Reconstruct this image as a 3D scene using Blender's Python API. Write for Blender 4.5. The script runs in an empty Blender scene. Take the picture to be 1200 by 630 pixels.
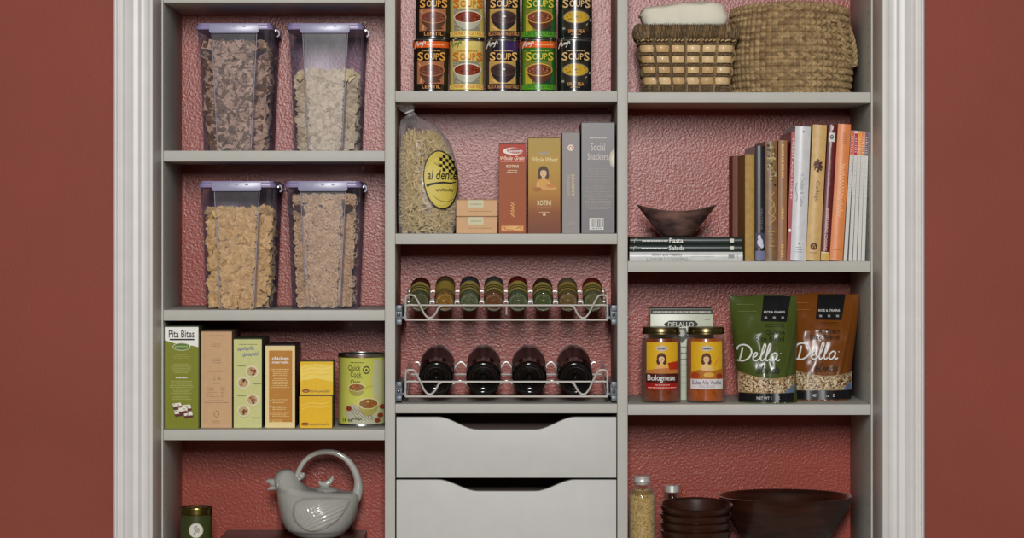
import bpy, bmesh, math, random
from mathutils import Vector, Matrix, noise
from mathutils.geometry import tessellate_polygon
PI = math.pi
R = random.Random(11)
S = 0.0016          # metres per photo pixel on the plane of the shelf fronts
D = 5.0             # camera to that plane
H = 1.45            # camera height
CX, CY = 585.0, 262.0
scene = bpy.context.scene

# ------------------------------------------------------------------ camera, light, exposure
cam_data = bpy.data.cameras.new('camera'); cam = bpy.data.objects.new('camera', cam_data)
scene.collection.objects.link(cam); scene.camera = cam
cam.location = (0, -D, H); cam.rotation_euler = (PI/2, 0, 0)
cam_data.sensor_width = 36; cam_data.lens = 36*D/(1200*S)
cam_data.shift_x = (600-CX)/1200; cam_data.shift_y = -(315-CY)/1200
cam_data.clip_end = 50

world = bpy.data.worlds.new('world'); scene.world = world; world.use_nodes = True
world.node_tree.nodes['Background'].inputs[0].default_value = (1.0, 1.0, 1.0, 1)
world.node_tree.nodes['Background'].inputs[1].default_value = 0.045

def area(name, loc, target, sx, sy, power, col=(1, 1, 1)):
    l = bpy.data.lights.new(name, 'AREA'); l.shape = 'RECTANGLE'; l.size = sx; l.size_y = sy
    l.energy = power; l.color = col
    o = bpy.data.objects.new(name, l); scene.collection.objects.link(o); o.location = loc
    o.rotation_euler = (Vector(target)-Vector(loc)).to_track_quat('-Z', 'Y').to_euler()
    return o
area('softbox', (0.0, -5.4, 2.45), (0, 0, 1.45), 0.42, 1.2, 206, (1, 1, 1))

scene.view_settings.view_transform = 'Standard'; scene.view_settings.look = 'None'
scene.view_settings.gamma = 1; scene.view_settings.use_curve_mapping = False
scene.view_settings.exposure = 0.0

# ------------------------------------------------------------------ measuring helpers
def K(yd): return S*(D+yd)/D
def X(px, yd=0): return (px-CX)*K(yd)
def Z(py, yd=0): return H-(py-CY)*K(yd)
def PY(z, yd=0): return CY+(H-z)/K(yd)
def lin(c):
    return tuple(((v/255)/12.92 if v/255 <= 0.04045 else ((v/255+0.055)/1.055)**2.4) for v in c)

# ------------------------------------------------------------------ materials
MATS = {}
def mat(name, col, rough=0.5, metal=0.0, var=0.06, scale=60, bump=0.0, bscale=200, col2=None, spec=0.5, coat=0.0, stretch=None, bdist=0.001, emis=None):
    if name in MATS: return MATS[name]
    m = bpy.data.materials.new(name); m.use_nodes = True; nt = m.node_tree
    b = nt.nodes['Principled BSDF']
    b.inputs['Roughness'].default_value = rough; b.inputs['Metallic'].default_value = metal
    b.inputs['Specular IOR Level'].default_value = spec; b.inputs['Coat Weight'].default_value = coat
    b.inputs['Coat Roughness'].default_value = 0.08
    tc = nt.nodes.new('ShaderNodeTexCoord'); mp = nt.nodes.new('ShaderNodeMapping')
    nt.links.new(tc.outputs['Object'], mp.inputs[0])
    if stretch: mp.inputs['Scale'].default_value = stretch
    n = nt.nodes.new('ShaderNodeTexNoise'); n.inputs['Scale'].default_value = scale; n.inputs['Detail'].default_value = 3
    nt.links.new(mp.outputs[0], n.inputs['Vector'])
    mx = nt.nodes.new('ShaderNodeMix'); mx.data_type = 'RGBA'
    c = lin(col)
    if col2 is None:
        a = tuple(max(0, v*(1-var)) for v in c); d = tuple(min(1, v*(1+var)) for v in c)
    else: a = c; d = lin(col2)
    mx.inputs[6].default_value = (*a, 1); mx.inputs[7].default_value = (*d, 1)
    rp = nt.nodes.new('ShaderNodeMapRange'); rp.inputs[1].default_value = 0.32; rp.inputs[2].default_value = 0.68
    nt.links.new(n.outputs['Fac'], rp.inputs[0]); nt.links.new(rp.outputs[0], mx.inputs[0])
    nt.links.new(mx.outputs[2], b.inputs['Base Color'])
    if bump:
        n2 = nt.nodes.new('ShaderNodeTexNoise'); n2.inputs['Scale'].default_value = bscale; n2.inputs['Detail'].default_value = 2
        nt.links.new(mp.outputs[0], n2.inputs['Vector'])
        bp = nt.nodes.new('ShaderNodeBump'); bp.inputs['Strength'].default_value = bump; bp.inputs['Distance'].default_value = bdist
        nt.links.new(n2.outputs['Fac'], bp.inputs['Height']); nt.links.new(bp.outputs[0], b.inputs['Normal'])
    MATS[name] = m; return m

def film(name, tint, body, base=0.1, edge=0.5, rough=0.1, bump=0.0, bscale=60, bdist=0.002, gloss=0.12):
    """thin clear plastic or glass wall: see-through, a little milky, shiny"""
    if name in MATS: return MATS[name]
    m = bpy.data.materials.new(name); m.use_nodes = True; nt = m.node_tree
    for n in list(nt.nodes): nt.nodes.remove(n)
    out = nt.nodes.new('ShaderNodeOutputMaterial')
    tr = nt.nodes.new('ShaderNodeBsdfTransparent'); tr.inputs[0].default_value = (*lin(tint), 1)
    df = nt.nodes.new('ShaderNodeBsdfDiffuse'); df.inputs[0].default_value = (*lin(body), 1)
    gl = nt.nodes.new('ShaderNodeBsdfGlossy'); gl.inputs['Roughness'].default_value = rough
    lw = nt.nodes.new('ShaderNodeLayerWeight'); lw.inputs[0].default_value = 0.5
    mr = nt.nodes.new('ShaderNodeMapRange'); mr.inputs[3].default_value = base; mr.inputs[4].default_value = edge
    mr.inputs[1].default_value = 0.15
    nt.links.new(lw.outputs['Facing'], mr.inputs[0])
    m1 = nt.nodes.new('ShaderNodeMixShader'); nt.links.new(mr.outputs[0], m1.inputs[0])
    nt.links.new(tr.outputs[0], m1.inputs[1]); nt.links.new(df.outputs[0], m1.inputs[2])
    m2 = nt.nodes.new('ShaderNodeMixShader'); m2.inputs[0].default_value = gloss
    nt.links.new(m1.outputs[0], m2.inputs[1]); nt.links.new(gl.outputs[0], m2.inputs[2])
    nt.links.new(m2.outputs[0], out.inputs[0])
    tc = nt.nodes.new('ShaderNodeTexCoord')
    n2 = nt.nodes.new('ShaderNodeTexNoise'); n2.inputs['Scale'].default_value = bscale; n2.inputs['Detail'].default_value = 2
    nt.links.new(tc.outputs['Object'], n2.inputs['Vector'])
    bp = nt.nodes.new('ShaderNodeBump'); bp.inputs['Strength'].default_value = max(bump, 0.02); bp.inputs['Distance'].default_value = bdist
    nt.links.new(n2.outputs['Fac'], bp.inputs['Height'])
    nt.links.new(bp.outputs[0], gl.inputs['Normal'])
    MATS[name] = m; return m

def ink(r, g, b, rough=0.45):
    return mat('ink_%d_%d_%d' % (r, g, b), (r, g, b), rough, var=0.03, scale=120, spec=0.22)

def paint(name, col, rough, bump, spec):
    m = mat(name, col, rough, var=0.05, scale=5, bump=bump, bscale=200, bdist=0.002, spec=spec); return m

MELA = mat('grey_melamine', (186, 186, 178), 0.5, var=0.02, scale=30, spec=.3)
FRONT = mat('grey_drawer_front', (200, 201, 197), 0.5, var=0.02, scale=30, spec=.3)
WHITE = mat('white_trim_paint', (217, 216, 213), 0.4, var=0.03, scale=25)
JAMB = mat('jamb_paint', (205, 203, 198), 0.45, var=.02, scale=25)
WALL = paint('terracotta_wall_paint', (138, 67, 54), 0.6, 0.25, 0.22)
BACK = paint('textured_terracotta_paint', (152, 60, 42), 0.32, 0.34, 0.42)
CHROME = mat('satin_chrome_wire', (222, 221, 214), 0.35, 0.45, var=0.02)
BLACKP = mat('black_plastic', (26, 26, 28), 0.4)
GREYP = mat('grey_slide_plastic', (95, 102, 110), 0.4, metal=0.3)
GOLD = mat('gold_lid_metal', (132, 118, 80), 0.3, 1.0, var=0.04)
STEEL = mat('tin_plate', (190, 190, 188), 0.25, 1.0, var=0.03)
HOLE = mat('pin_hole_dark', (60, 56, 52), 0.8)

# ------------------------------------------------------------------ object helpers
def tag(o, label, cat, group=None, kind=None):
    o['label'] = label; o['category'] = cat
    if group: o['group'] = group
    if kind: o['kind'] = kind
    return o
def empty(name, loc, label, cat, group=None):
    o = bpy.data.objects.new(name, None); o.empty_display_size = 0.02
    scene.collection.objects.link(o); o.location = loc
    return tag(o, label, cat, group)
def copy_tree(o, parent=None):
    c = o.copy(); scene.collection.objects.link(c)
    if parent is not None: c.parent = parent
    for ch in list(o.children): copy_tree(ch, c)
    return c

class MB:
    def __init__(self): self.bm = bmesh.new(); self.mats = []
    def mi(self, m):
        if m not in self.mats: self.mats.append(m)
        return self.mats.index(m)
    def faces(self, verts, faces, m, M=None):
        i = self.mi(m); vs = [self.bm.verts.new(M @ Vector(v) if M else v) for v in verts]
        for f in faces:
            try:
                fc = self.bm.faces.new([vs[j] for j in f]); fc.material_index = i; fc.smooth = True
            except ValueError: pass
        return vs
    def box(self, x0, x1, y0, y1, z0, z1, m, bev=0.0, M=None, seg=2):
        b = bmesh.new(); bmesh.ops.create_cube(b, size=1)
        for v in b.verts:
            v.co = Vector(((x0+x1)/2+v.co.x*(x1-x0), (y0+y1)/2+v.co.y*(y1-y0), (z0+z1)/2+v.co.z*(z1-z0)))
        if bev: bmesh.ops.bevel(b, geom=b.edges[:], offset=bev, segments=seg, profile=0.6, affect='EDGES')
        self.add(b, m, M)
    def add(self, b, m, M=None):
        b.verts.index_update()
        self.faces([v.co.copy() for v in b.verts], [[v.index for v in f.verts] for f in b.faces], m, M); b.free()
    def lathe(self, prof, m, seg=40, M=None, cap=True, sx=1, sy=1):
        """prof: (r, z[, material]) around the Z axis"""
        n = len(prof); V = []; 
        for p in prof:
            for k in range(seg):
                a = 2*PI*k/seg; V.append((p[0]*math.cos(a)*sx, p[0]*math.sin(a)*sy, p[1]))
        F = {}
        for i in range(n-1):
            mm = prof[i][2] if len(prof[i]) > 2 else m
            F.setdefault(mm, []).extend([(i*seg+k, i*seg+(k+1) % seg, (i+1)*seg+(k+1) % seg, (i+1)*seg+k) for k in range(seg)])
        vs = [self.bm.verts.new(M @ Vector(v) if M else v) for v in V]
        for mm, fs in F.items():
            ii = self.mi(mm)
            for f in fs:
                fc = self.bm.faces.new([vs[j] for j in f]); fc.material_index = ii; fc.smooth = True
        if cap:
            for i in (0, n-1):
                if prof[i][0] > 1e-5:
                    fc = self.bm.faces.new([vs[i*seg+k] for k in range(seg)])
                    fc.material_index = self.mi(prof[min(i, n-2)][2] if len(prof[min(i, n-2)]) > 2 else m)
    def tube(self, pts, r, m, seg=8, closed=False, M=None, caps=True):
        pts = [Vector(p) for p in pts]; n = len(pts)
        rs = r if isinstance(r, (list, tuple)) else [r]*n
        V = []; up = None
        for i in range(n):
            if closed: t = pts[(i+1) % n]-pts[i-1]
            else: t = pts[min(i+1, n-1)]-pts[max(i-1, 0)]
            t.normalize()
            if up is None:
                up = Vector((0, 0, 1)) if abs(t.z) < 0.9 else Vector((0, 1, 0))
            up = (up-t*up.dot(t));
            if up.length < 1e-6: up = t.orthogonal()
            up.normalize(); s = t.cross(up)
            for k in range(seg):
                a = 2*PI*k/seg; V.append(pts[i]+(up*math.cos(a)+s*math.sin(a))*rs[i])
        F = []
        for i in range(n if closed else n-1):
            j = (i+1) % n
            F += [(i*seg+k, i*seg+(k+1) % seg, j*seg+(k+1) % seg, j*seg+k) for k in range(seg)]
        if not closed and caps: F += [tuple(range(seg)), tuple(range((n-1)*seg, n*seg))]
        self.faces(V, F, m, M)
    def prism(self, pts, axis, a, b, m, bev=0.0, M=None):
        """extrude a 2D outline; axis 'y': pts are (x,z); axis 'z': pts are (x,y); axis 'x': pts are (y,z)"""
        bm = bmesh.new(); n = len(pts)
        def P(p, t): return (p[0], t, p[1]) if axis == 'y' else ((p[0], p[1], t) if axis == 'z' else (t, p[0], p[1]))
        va = [bm.verts.new(P(p, a)) for p in pts]; vb = [bm.verts.new(P(p, b)) for p in pts]
        bm.faces.new(va); bm.faces.new(list(reversed(vb)))
        for i in range(n): bm.faces.new((va[i], vb[i], vb[(i+1) % n], va[(i+1) % n]))
        bmesh.ops.recalc_face_normals(bm, faces=bm.faces[:])
        if bev: bmesh.ops.bevel(bm, geom=[e for e in bm.edges if e.calc_face_angle(0) > 0.5], offset=bev, segments=2, profile=0.6, affect='EDGES')
        self.add(bm, m, M)
    def ball(self, c, r, m, sc=(1, 1, 1), seg=20, M=None):
        b = bmesh.new(); bmesh.ops.create_uvsphere(b, u_segments=seg, v_segments=max(6, seg//2), radius=1)
        for v in b.verts: v.co = Vector((c[0]+v.co.x*r*sc[0], c[1]+v.co.y*r*sc[1], c[2]+v.co.z*r*sc[2]))
        self.add(b, m, M)
    def build(self, name, parent=None, loc=None, angle=35, recalc=True, mods=None):
        if recalc: bmesh.ops.recalc_face_normals(self.bm, faces=self.bm.faces[:])
        me = bpy.data.meshes.new(name); self.bm.to_mesh(me); self.bm.free()
        for m in self.mats: me.materials.append(m)
        me.set_sharp_from_angle(angle=math.radians(angle))
        o = bpy.data.objects.new(name, me); scene.collection.objects.link(o)
        if parent is not None: o.parent = parent
        if loc is not None: o.location = loc
        return o

def catmull(pts, n=6, closed=False):
    out = []; P = [Vector(p) for p in pts]; N = len(P)
    rng = range(N) if closed else range(N-1)
    for i in rng:
        p0 = P[(i-1) % N] if closed or i > 0 else P[0]; p1 = P[i]; p2 = P[(i+1) % N]
        p3 = P[(i+2) % N] if closed or i+2 < N else P[-1]
        for k in range(n):
            t = k/n
            out.append(0.5*((2*p1)+(p2-p0)*t+(2*p0-5*p1+4*p2-p3)*t*t+(3*p1-p0-3*p2+p3)*t**3))
    if not closed: out.append(P[-1])
    return out

# ------------------------------------------------------------------ printed artwork (lettering, pictures) laid on real surfaces
TXT = {}
def text_geo(s, shear, bold):
    key = (s, shear, bold)
    if key in TXT: return TXT[key]
    cu = bpy.data.curves.new('lettering', 'FONT'); cu.body = s; cu.shear = shear; cu.offset = bold; cu.resolution_u = 2
    ob = bpy.data.objects.new('lettering', cu); me = bpy.data.meshes.new_from_object(ob)
    vs = [(v.co.x, v.co.y) for v in me.vertices]; fs = [tuple(p.vertices) for p in me.polygons]
    bpy.data.objects.remove(ob); bpy.data.curves.remove(cu); bpy.data.meshes.remove(me)
    x0 = min(v[0] for v in vs); x1 = max(v[0] for v in vs); y0 = min(v[1] for v in vs); y1 = max(v[1] for v in vs)
    vs = [((v[0]-x0)/(x1-x0), (v[1]-y0)/(y1-y0)) for v in vs]
    TXT[key] = (vs, fs); return TXT[key]

class Art:
    """2D artwork in photo-pixel units (y down) about an origin, scaled by k metres per unit"""
    def __init__(self, k, ox, oy): self.k = k; self.ox = ox; self.oy = oy; self.items = []; self.L = 0
    def uv(self, x, y): return ((x-self.ox)*self.k, (self.oy-y)*self.k)
    def _add(self, vs, fs, m, bump=True):
        if bump: self.L += 1
        self.items.append(([self.uv(*v) for v in vs], fs, m, self.L))
    def rect(self, x0, y0, x1, y1, m): self._add([(x0, y0), (x1, y0), (x1, y1), (x0, y1)], [(0, 1, 2, 3)], m)
    def poly(self, pts, m):
        t = tessellate_polygon([[Vector((p[0], p[1], 0)) for p in pts]]); self._add(pts, [tuple(f) for f in t], m)
    def ell(self, cx, cy, rx, ry, m, n=28, rot=0):
        c, s = math.cos(rot), math.sin(rot); P = []
        for k in range(n):
            a = 2*PI*k/n; x = rx*math.cos(a); y = ry*math.sin(a); P.append((cx+x*c-y*s, cy+x*s+y*c))
        self._add(P, [tuple(range(n))], m)
    def stroke(self, pts, w, m, smooth=5):
        P = catmull([(p[0], p[1], 0) for p in pts], smooth) if smooth else [Vector((p[0], p[1], 0)) for p in pts]
        V = []; n = len(P)
        for i, p in enumerate(P):
            t = (P[min(i+1, n-1)]-P[max(i-1, 0)]); 
            if t.length < 1e-9: t = Vector((1, 0, 0))
            t.normalize(); ww = w[0]+(w[1]-w[0])*i/(n-1) if isinstance(w, tuple) else w
            V += [(p.x-t.y*ww/2, p.y+t.x*ww/2), (p.x+t.y*ww/2, p.y-t.x*ww/2)]
        self._add(V, [(2*i, 2*i+1, 2*i+3, 2*i+2) for i in range(n-1)], m)
    def text(self, s, x0, y0, x1, y1, m, shear=0.0, bold=0.0, rot=0):
        """lettering filling the box x0..x1, y0..y1; rot=-90 reads downwards, 90 upwards"""
        vs, fs = text_geo(s, shear, bold); V = []
        for (a, b) in vs:
            if rot == 0: V.append((x0+a*(x1-x0), y1-b*(y1-y0)))
            elif rot == -90: V.append((x0+b*(x1-x0), y0+a*(y1-y0)))
            else: V.append((x1-b*(x1-x0), y1-a*(y1-y0)))
        self._add(V, fs, m)
    def lines(self, x0, y0, x1, y1, n, m, h=0.55, align='j', seed=1):
        """rows of print too small to read"""
        r = random.Random(seed); self.L += 1; st = (y1-y0)/n
        for i in range(n):
            y = y0+st*(i+0.3); w = (x1-x0)*(1 if align == 'j' else r.uniform(0.55, 1))
            a = x0 if align != 'c' else (x0+x1)/2-w/2; e = a+w
            while a < e-0.6:
                ln = r.uniform(0.9, 3.2); b = min(e, a+ln)
                self._add([(a, y), (b, y), (b, y+h), (a, y+h)], [(0, 1, 2, 3)], m, False); a = b+0.6
    def scribble(self, x0, x1, y, h, m, w=0.5, seed=1, rise=0.0):
        r = random.Random(seed); pts = []; n = max(6, int((x1-x0)/1.1))
        for i in range(n+1):
            t = i/n; pts.append((x0+(x1-x0)*t+r.uniform(-.3, .3), y-rise*t+(h/2 if i % 2 else -h/2)*r.uniform(0.4, 1.0)))
        self.stroke(pts, w, m, 4)
    def place(self, mb, fn, cut=None):
        for vs, fs, m, L in self.items:
            b = bmesh.new(); bv = [b.verts.new((v[0], v[1], 0)) for v in vs]
            for f in fs:
                try: b.faces.new([bv[i] for i in f])
                except ValueError: pass
            if cut:
                us = [v[0] for v in vs]; a = math.ceil(min(us)/cut)*cut
                while a < max(us):
                    bmesh.ops.bisect_plane(b, geom=b.verts[:]+b.edges[:]+b.faces[:], plane_co=(a, 0, 0), plane_no=(1, 0, 0)); a += cut
                us = [v[1] for v in vs]
                if max(us)-min(us) > 0.02 and getattr(self, 'cutv', None):
                    c = self.cutv; a = math.ceil(min(us)/c)*c
                    while a < max(us):
                        bmesh.ops.bisect_plane(b, geom=b.verts[:]+b.edges[:]+b.faces[:], plane_co=(0, a, 0), plane_no=(0, 1, 0)); a += c
            for v in b.verts: v.co = Vector(fn(v.co.x, v.co.y, 0.00012+L*0.00007))
            mb.add(b, m)
def flat(y0): return lambda u, v, l: (u, y0-l, v)
def cyl(Rr, y0=0):
    def f(u, v, l):
        a = math.asin(max(-0.995, min(0.995, u/Rr))); return ((Rr+l)*math.sin(a), y0-(Rr+l)*math.cos(a), v)
    return f

# ================================================================== SETTING
T12 = 12*S                                   # board thickness, 19 mm
WF = -0.120                                  # plane of the room wall in front of the shelves
def slab(name, *a, m, kind='structure'):
    mb = MB(); mb.box(*a, m); o = mb.build(name); o['kind'] = kind; return o
slab('floor', -3.2, 3.2, -6.5, 0.5, -0.05, 0.0, m=mat('oak_floor', (150, 110, 75), 0.4, var=0.2, scale=8, stretch=(1, 8, 1)))
slab('ceiling', -3.2, 3.2, -2.2, 0.5, 2.75, 2.8, m=mat('ceiling_paint', (225, 222, 215), 0.8))
xl = X(176, WF); xr = X(1040, WF)
slab('wall_left', -3.2, xl-0.012, WF, 0.40, 0, 2.75, m=WALL)
slab('wall_right', xr+0.012, 3.2, WF, 0.40, 0, 2.75, m=WALL)
slab('wall_top', xl-0.012, xr+0.012, WF, 0.0, 2.3, 2.75, m=WALL)
slab('wall_back', xl-0.012, xr+0.012, 0.30, 0.36, 0, 2.75, m=BACK)

def casing(name, xa, xb, side):
    """fluted door casing with its jamb; xa outer edge, xb inner edge (metres)"""
    w = abs(xb-xa); prof = [(0, 0.0), (0.0, .010), (.03, .017), (.07, .020), (.11, .020), (.135, .0155), (.20, .0165), (.27, .0150), (.32, .0175), (.36, .0150),
                           (.44, .0165), (.52, .0185), (.56, .0160), (.62, .0150), (.70, .0150), (.74, .0175), (.78, .0150), (.86, .0140), (.93, .0150), (.97, .0135), (1.0, .010), (1.0, 0)]
    sgn = 1 if side == 'l' else -1
    mb = MB(); mb.prism([(xa+sgn*t*w, WF-d) for t, d in prof], 'z', 0, 2.38, WHITE)
    # jamb lining the opening
    j0, j1 = (xb-0.001, X(189.6)) if side == 'l' else (X(1022.4), xb+0.001)
    mb.box(j0, j1, WF-0.012, -0.001, 0, 2.3, JAMB, 0.0015)
    o = mb.build(name, angle=25); o['kind'] = 'structure'; return o
casing('trim_1', X(133.5, WF), X(176.5, WF), 'l')
casing('trim_2', X(1083, WF), X(1039.5, WF), 'r')

# upright boards of the shelving
def pins(mb, x, zlo, zhi, nx):
    for yy in (0.035, 0.265):
        z = zlo
        while z < zhi:
            for k in range(1):
                V = [(x+nx*0.0002, yy+0.0025*math.cos(a*PI/5), z+0.0025*math.sin(a*PI/5)) for a in range(10)]
                mb.faces(V, [tuple(range(10))], HOLE)
            z += 0.032
def upright(x0, x1, label, faces):
    mb = MB(); xa, xb = X(x0), X(x1); mb.box(xa, xb, 0.0, 0.2995, 0, 2.25, MELA, 0.0008)
    for f in faces: pins(mb, xb if f > 0 else xa, 0.6, 2.1, f)
    return tag(mb.build('upright_panel', recalc=False), label, 'panel', 'upright panels of the pantry')
upright(178.5, 191.2, 'tall grey upright panel at the left end of the pantry, beside the left white trim', (1,))
upright(451, 463, 'tall grey upright panel between the canisters and the soup cans', (-1, 1))
upright(723.5, 735.5, 'tall grey upright panel between the soup cans and the baskets', (-1, 1))
upright(1020.8, 1034, 'tall grey upright panel at the right end of the pantry, beside the magazines', (-1,))

COL = {'l': (191.2, 451), 'm': (463, 723.5), 'r': (735.5, 1020.8)}
def shelf(c, top, label, th=12.5):
    a, b = COL[c]; mb = MB(); z = Z(top)
    mb.box(X(a)+0.0004, X(b)-0.0004, 0.0008, 0.2985, z-th*S, z, MELA, 0.001)
    return tag(mb.build('shelf'), label, 'shelf', 'grey pantry shelves')
SL = [shelf('l', -9.5, 'grey shelf above the two upper canisters, at the top edge of the view'),
      shelf('l', 176.5, 'grey shelf carrying the two upper canisters'),
      shelf('l', 363, 'grey shelf carrying the two lower canisters'),
      shelf('l', 503, 'grey shelf carrying the row of food boxes'),
      shelf('l', 655, 'grey shelf at the bottom of the left column under the bird teapot')]
SM = [shelf('m', 106.5, 'grey shelf carrying the soup cans'), shelf('m', 273.5, 'grey shelf carrying the pasta boxes and pasta bag'),
      shelf('m', 473, 'grey shelf above the drawers under the wine bottles', 11)]
SR = [shelf('r', 108, 'grey shelf carrying the two baskets'), shelf('r', 306, 'grey shelf carrying the cookbooks'),
      shelf('r', 473.5, 'grey shelf carrying the sauce jars and rice bags'), shelf('r', 662, 'grey shelf at the bottom of the right column under the wooden bowls')]
ZL = [Z(t) for t in (-9.5, 176.5, 363, 503, 655)]; ZM = [Z(t) for t in (106.5, 273.5, 473)]; ZR = [Z(t) for t in (108, 306, 473.5, 662)]

# ---- drawers with scooped fronts
def drawer(top, bot, notch, label):
    x0, x1 = X(464.5), X(722.3); zt, zb = Z(top), Z(bot)
    root = empty('drawer', ((x0+x1)/2, 0, zb), label, 'drawer', 'grey drawers'); cx = (x0+x1)/2
    zt -= zb; xa = x0-cx; xb = x1-cx; nd = (notch-top)*S
    def sm(a, b, za, zb_, n=10):
        out = []
        for i in range(n+1):
            t = i/n; s = t*t*(3-2*t); out.append((a+(b-a)*t, za+(zb_-za)*s))
        return out
    pts = [(xa, 0), (xa, zt)]+sm(X(513)-cx, X(560)-cx, zt, zt-nd)+sm(X(627)-cx, X(674)-cx, zt-nd, zt)+[(xb, zt), (xb, 0)]
    mb = MB(); mb.prism(pts, 'y', 0.001, 0.018, FRONT, 0.0012); mb.build('drawer_front', root)
    mb = MB(); t = 0.012; hb = zt-0.028
    wood = mat('drawer_box_birch', (150, 125, 108), 0.5, var=0.12, scale=20, stretch=(0.3, 1, 3))
    mb.box(xa+.012, xa+.012+t, .0185, .28, .006, hb, wood); mb.box(xb-.012-t, xb-.012, .0185, .28, .006, hb, wood)
    mb.box(xa+.0245, xb-.0245, .268, .28, .006, zt-0.006, wood); mb.box(xa+.0245, xb-.0245, .019, .267, .006, .014, wood)
    mb.build('drawer_box', root)
    for s in (-1, 1):
        mb = MB(); xe = xa if s < 0 else xb
        mb.box(min(xe-s*.0005, xe-s*.0115), max(xe-s*.0005, xe-s*.0115), .02, .27, .03, .045, STEEL); mb.build('slide_rail', root)
    return root
drawer(488.5, 559.5, 503.3, 'shallow grey drawer with a scooped front, directly under the wine bottles')
drawer(562, 700, 575.4, 'deep grey drawer with a scooped front, the lower of the two')

# ================================================================== CANISTERS with cereal
PLAST = film('milky_clear_plastic', (240, 238, 246), (176, 172, 198), 0.035, 0.5, 0.3, 0.1, 40, gloss=0.02)
RIB = film('rib_highlight_plastic', (235, 233, 240), (205, 202, 216), .55, .8, .2, gloss=.08)
LILAC = mat('lilac_lid_plastic', (138, 126, 166), 0.35, var=0.03)
LATCHM = film('pale_latch_plastic', (200, 200, 225), (172, 172, 202), 0.72, 0.9, 0.3, gloss=0.05)
def canister(cx, ytop, zbase, yd, label, stuff_label, hfrac_px, piece, cols, seed, n):
    k = K(yd); root = empty('storage_canister', (X(cx, yd), yd, zbase), label, 'canister', 'clear plastic canisters with lilac lids')
    yb = PY(zbase, yd); Ht = (yb-ytop)*k; zl = Ht-7*k         # body height below lid
    zs = Ht-39*k                                              # shoulder height
    def sect(z, ins=0.0):
        t = z/zl; W = (37.5+5.5*t)*k-ins
        wf = (19.5+(25-19.5)*min(1, z/zs))*k-ins*0.6 if z < zs else (25+1.5*(z-zs)/(zl-zs))*k
        s = 0.026 if z < zs else 0.026-0.020*min(1, (z-zs)/(7*k))
        wo = wf+0.003+(0.010*min(1, max(0, (z-zs)/(7*k))))
        s = max(s, 0.006); Dp = 0.20+0.01*t
        f = ins
        half = [(wf-0.002, f), (wf, 0.002+f), (wo, s-0.001+f), (wo+0.002, s+f), (W-0.005, s+f), (W-0.001, s+0.002+f), (W, s+0.006+f), (W, Dp-0.008), (W-0.003, Dp-0.002), (W-0.009, Dp-ins)]
        return [(-x, y) for x, y in reversed(half)]+half
    def loft(mb, m, zz, ins, capb=True, capt=False):
        V = []; secs = [sect(z, ins) for z in zz]; n_ = len(secs[0])
        for z, s in zip(zz, secs): V += [(x, y, z) for x, y in s]
        F = [(i*n_+j, i*n_+(j+1) % n_, (i+1)*n_+(j+1) % n_, (i+1)*n_+j) for i in range(len(zz)-1) for j in range(n_)]
        if capb: F.append(tuple(range(n_)))
        if capt: F.append(tuple(range((len(zz)-1)*n_, len(zz)*n_)))
        mb.faces(V, F, m)
    zz = [0.0008, 0.004, zs*0.25, zs*0.5, zs*0.75, zs-0.002, zs, zs+3*k, zs+7*k, zs+8*k, (zs+zl)/2, zl]
    mb = MB(); loft(mb, PLAST, zz, 0.0)
    for s_ in (-1, 1):      # pale ribs on the front panel edges, bright highlights put into their colour
        P = []
        for z in zz[1:]:
            q_ = sect(z); P.append((s_*(q_[len(q_)//2+1][0]), q_[len(q_)//2+1][1]-.0006, z))
        mb.tube(P, .0008, RIB, 6)
    mb.build('canister_body', root)
    # lid: rounded slab with a rim
    def rr(w, y0, y1, r, n=5):
        P = []
        for (sx, cy_, a0) in ((1, y0+r, -90), (1, y1-r, 0), (-1, y1-r, 90), (-1, y0+r, 180)):
            for i in range(n+1):
                a = math.radians(a0+90*i/n); P.append((sx*(w-r)+r*math.cos(a), cy_+r*math.sin(a)))
        return P
    mb = MB(); mb.prism(rr(45.3*k, -0.004, 0.214, 0.012), 'z', zl-0.001, zl+4.5*k, LILAC, 0.001)
    mb.prism(rr(43.5*k, 0.0, 0.210, 0.010), 'z', zl+4.5*k, Ht, LILAC, 0.001)
    lid = mb.build('lid', root)
    mb = MB(); ly0, ly1 = zl-5.0*k, Ht-1.5*k; a = 29*k
    mb.prism([(-a, ly0+.003), (-a+.003, ly0), (a-.003, ly0), (a, ly0+.003), (a, ly1), (-a, ly1)], 'y', -0.0085, -0.0045, LATCHM, 0.0008)
    for u in (-12, 0, 12): mb.box(u*k-.003, u*k+.003, -0.0092, -0.0083, ly1-.006, ly1-.0025, LILAC)
    mb.build('front_latch', lid)
    for s in (-1, 1):
        mb = MB(); xx = s*45.8*k
        mb.tube(catmull([(xx-s*.002, .09, zl+.005), (xx+s*.003, .09, zl+.002), (xx+s*.0035, .09, zl-.005), (xx, .09, zl-.008)], 4), .0016, LATCHM, 6)
        mb.tube([(xx, .05, zl+.001), (xx+s*.001, .13, zl+.001)], .0018, CHROME, 6)
        mb.build('side_clip', lid)
    # the dry food inside
    r = random.Random(seed); mb = MB(); zf = (yb-hfrac_px)*k; corec = {3: (70, 54, 44), 4: (120, 108, 84), 6: (96, 70, 36), 7: (84, 62, 42)}[seed]  # core colour darkened to paint the shade in the gaps between pieces
    zc = [0.0035]+[z for z in zz if 0.004 < z < zf-0.01]+[zf-0.006]
    loft(mb, mat(cols[0].name+'_core', corec, .9), zc, 0.016, True, True)
    spots = []
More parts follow.
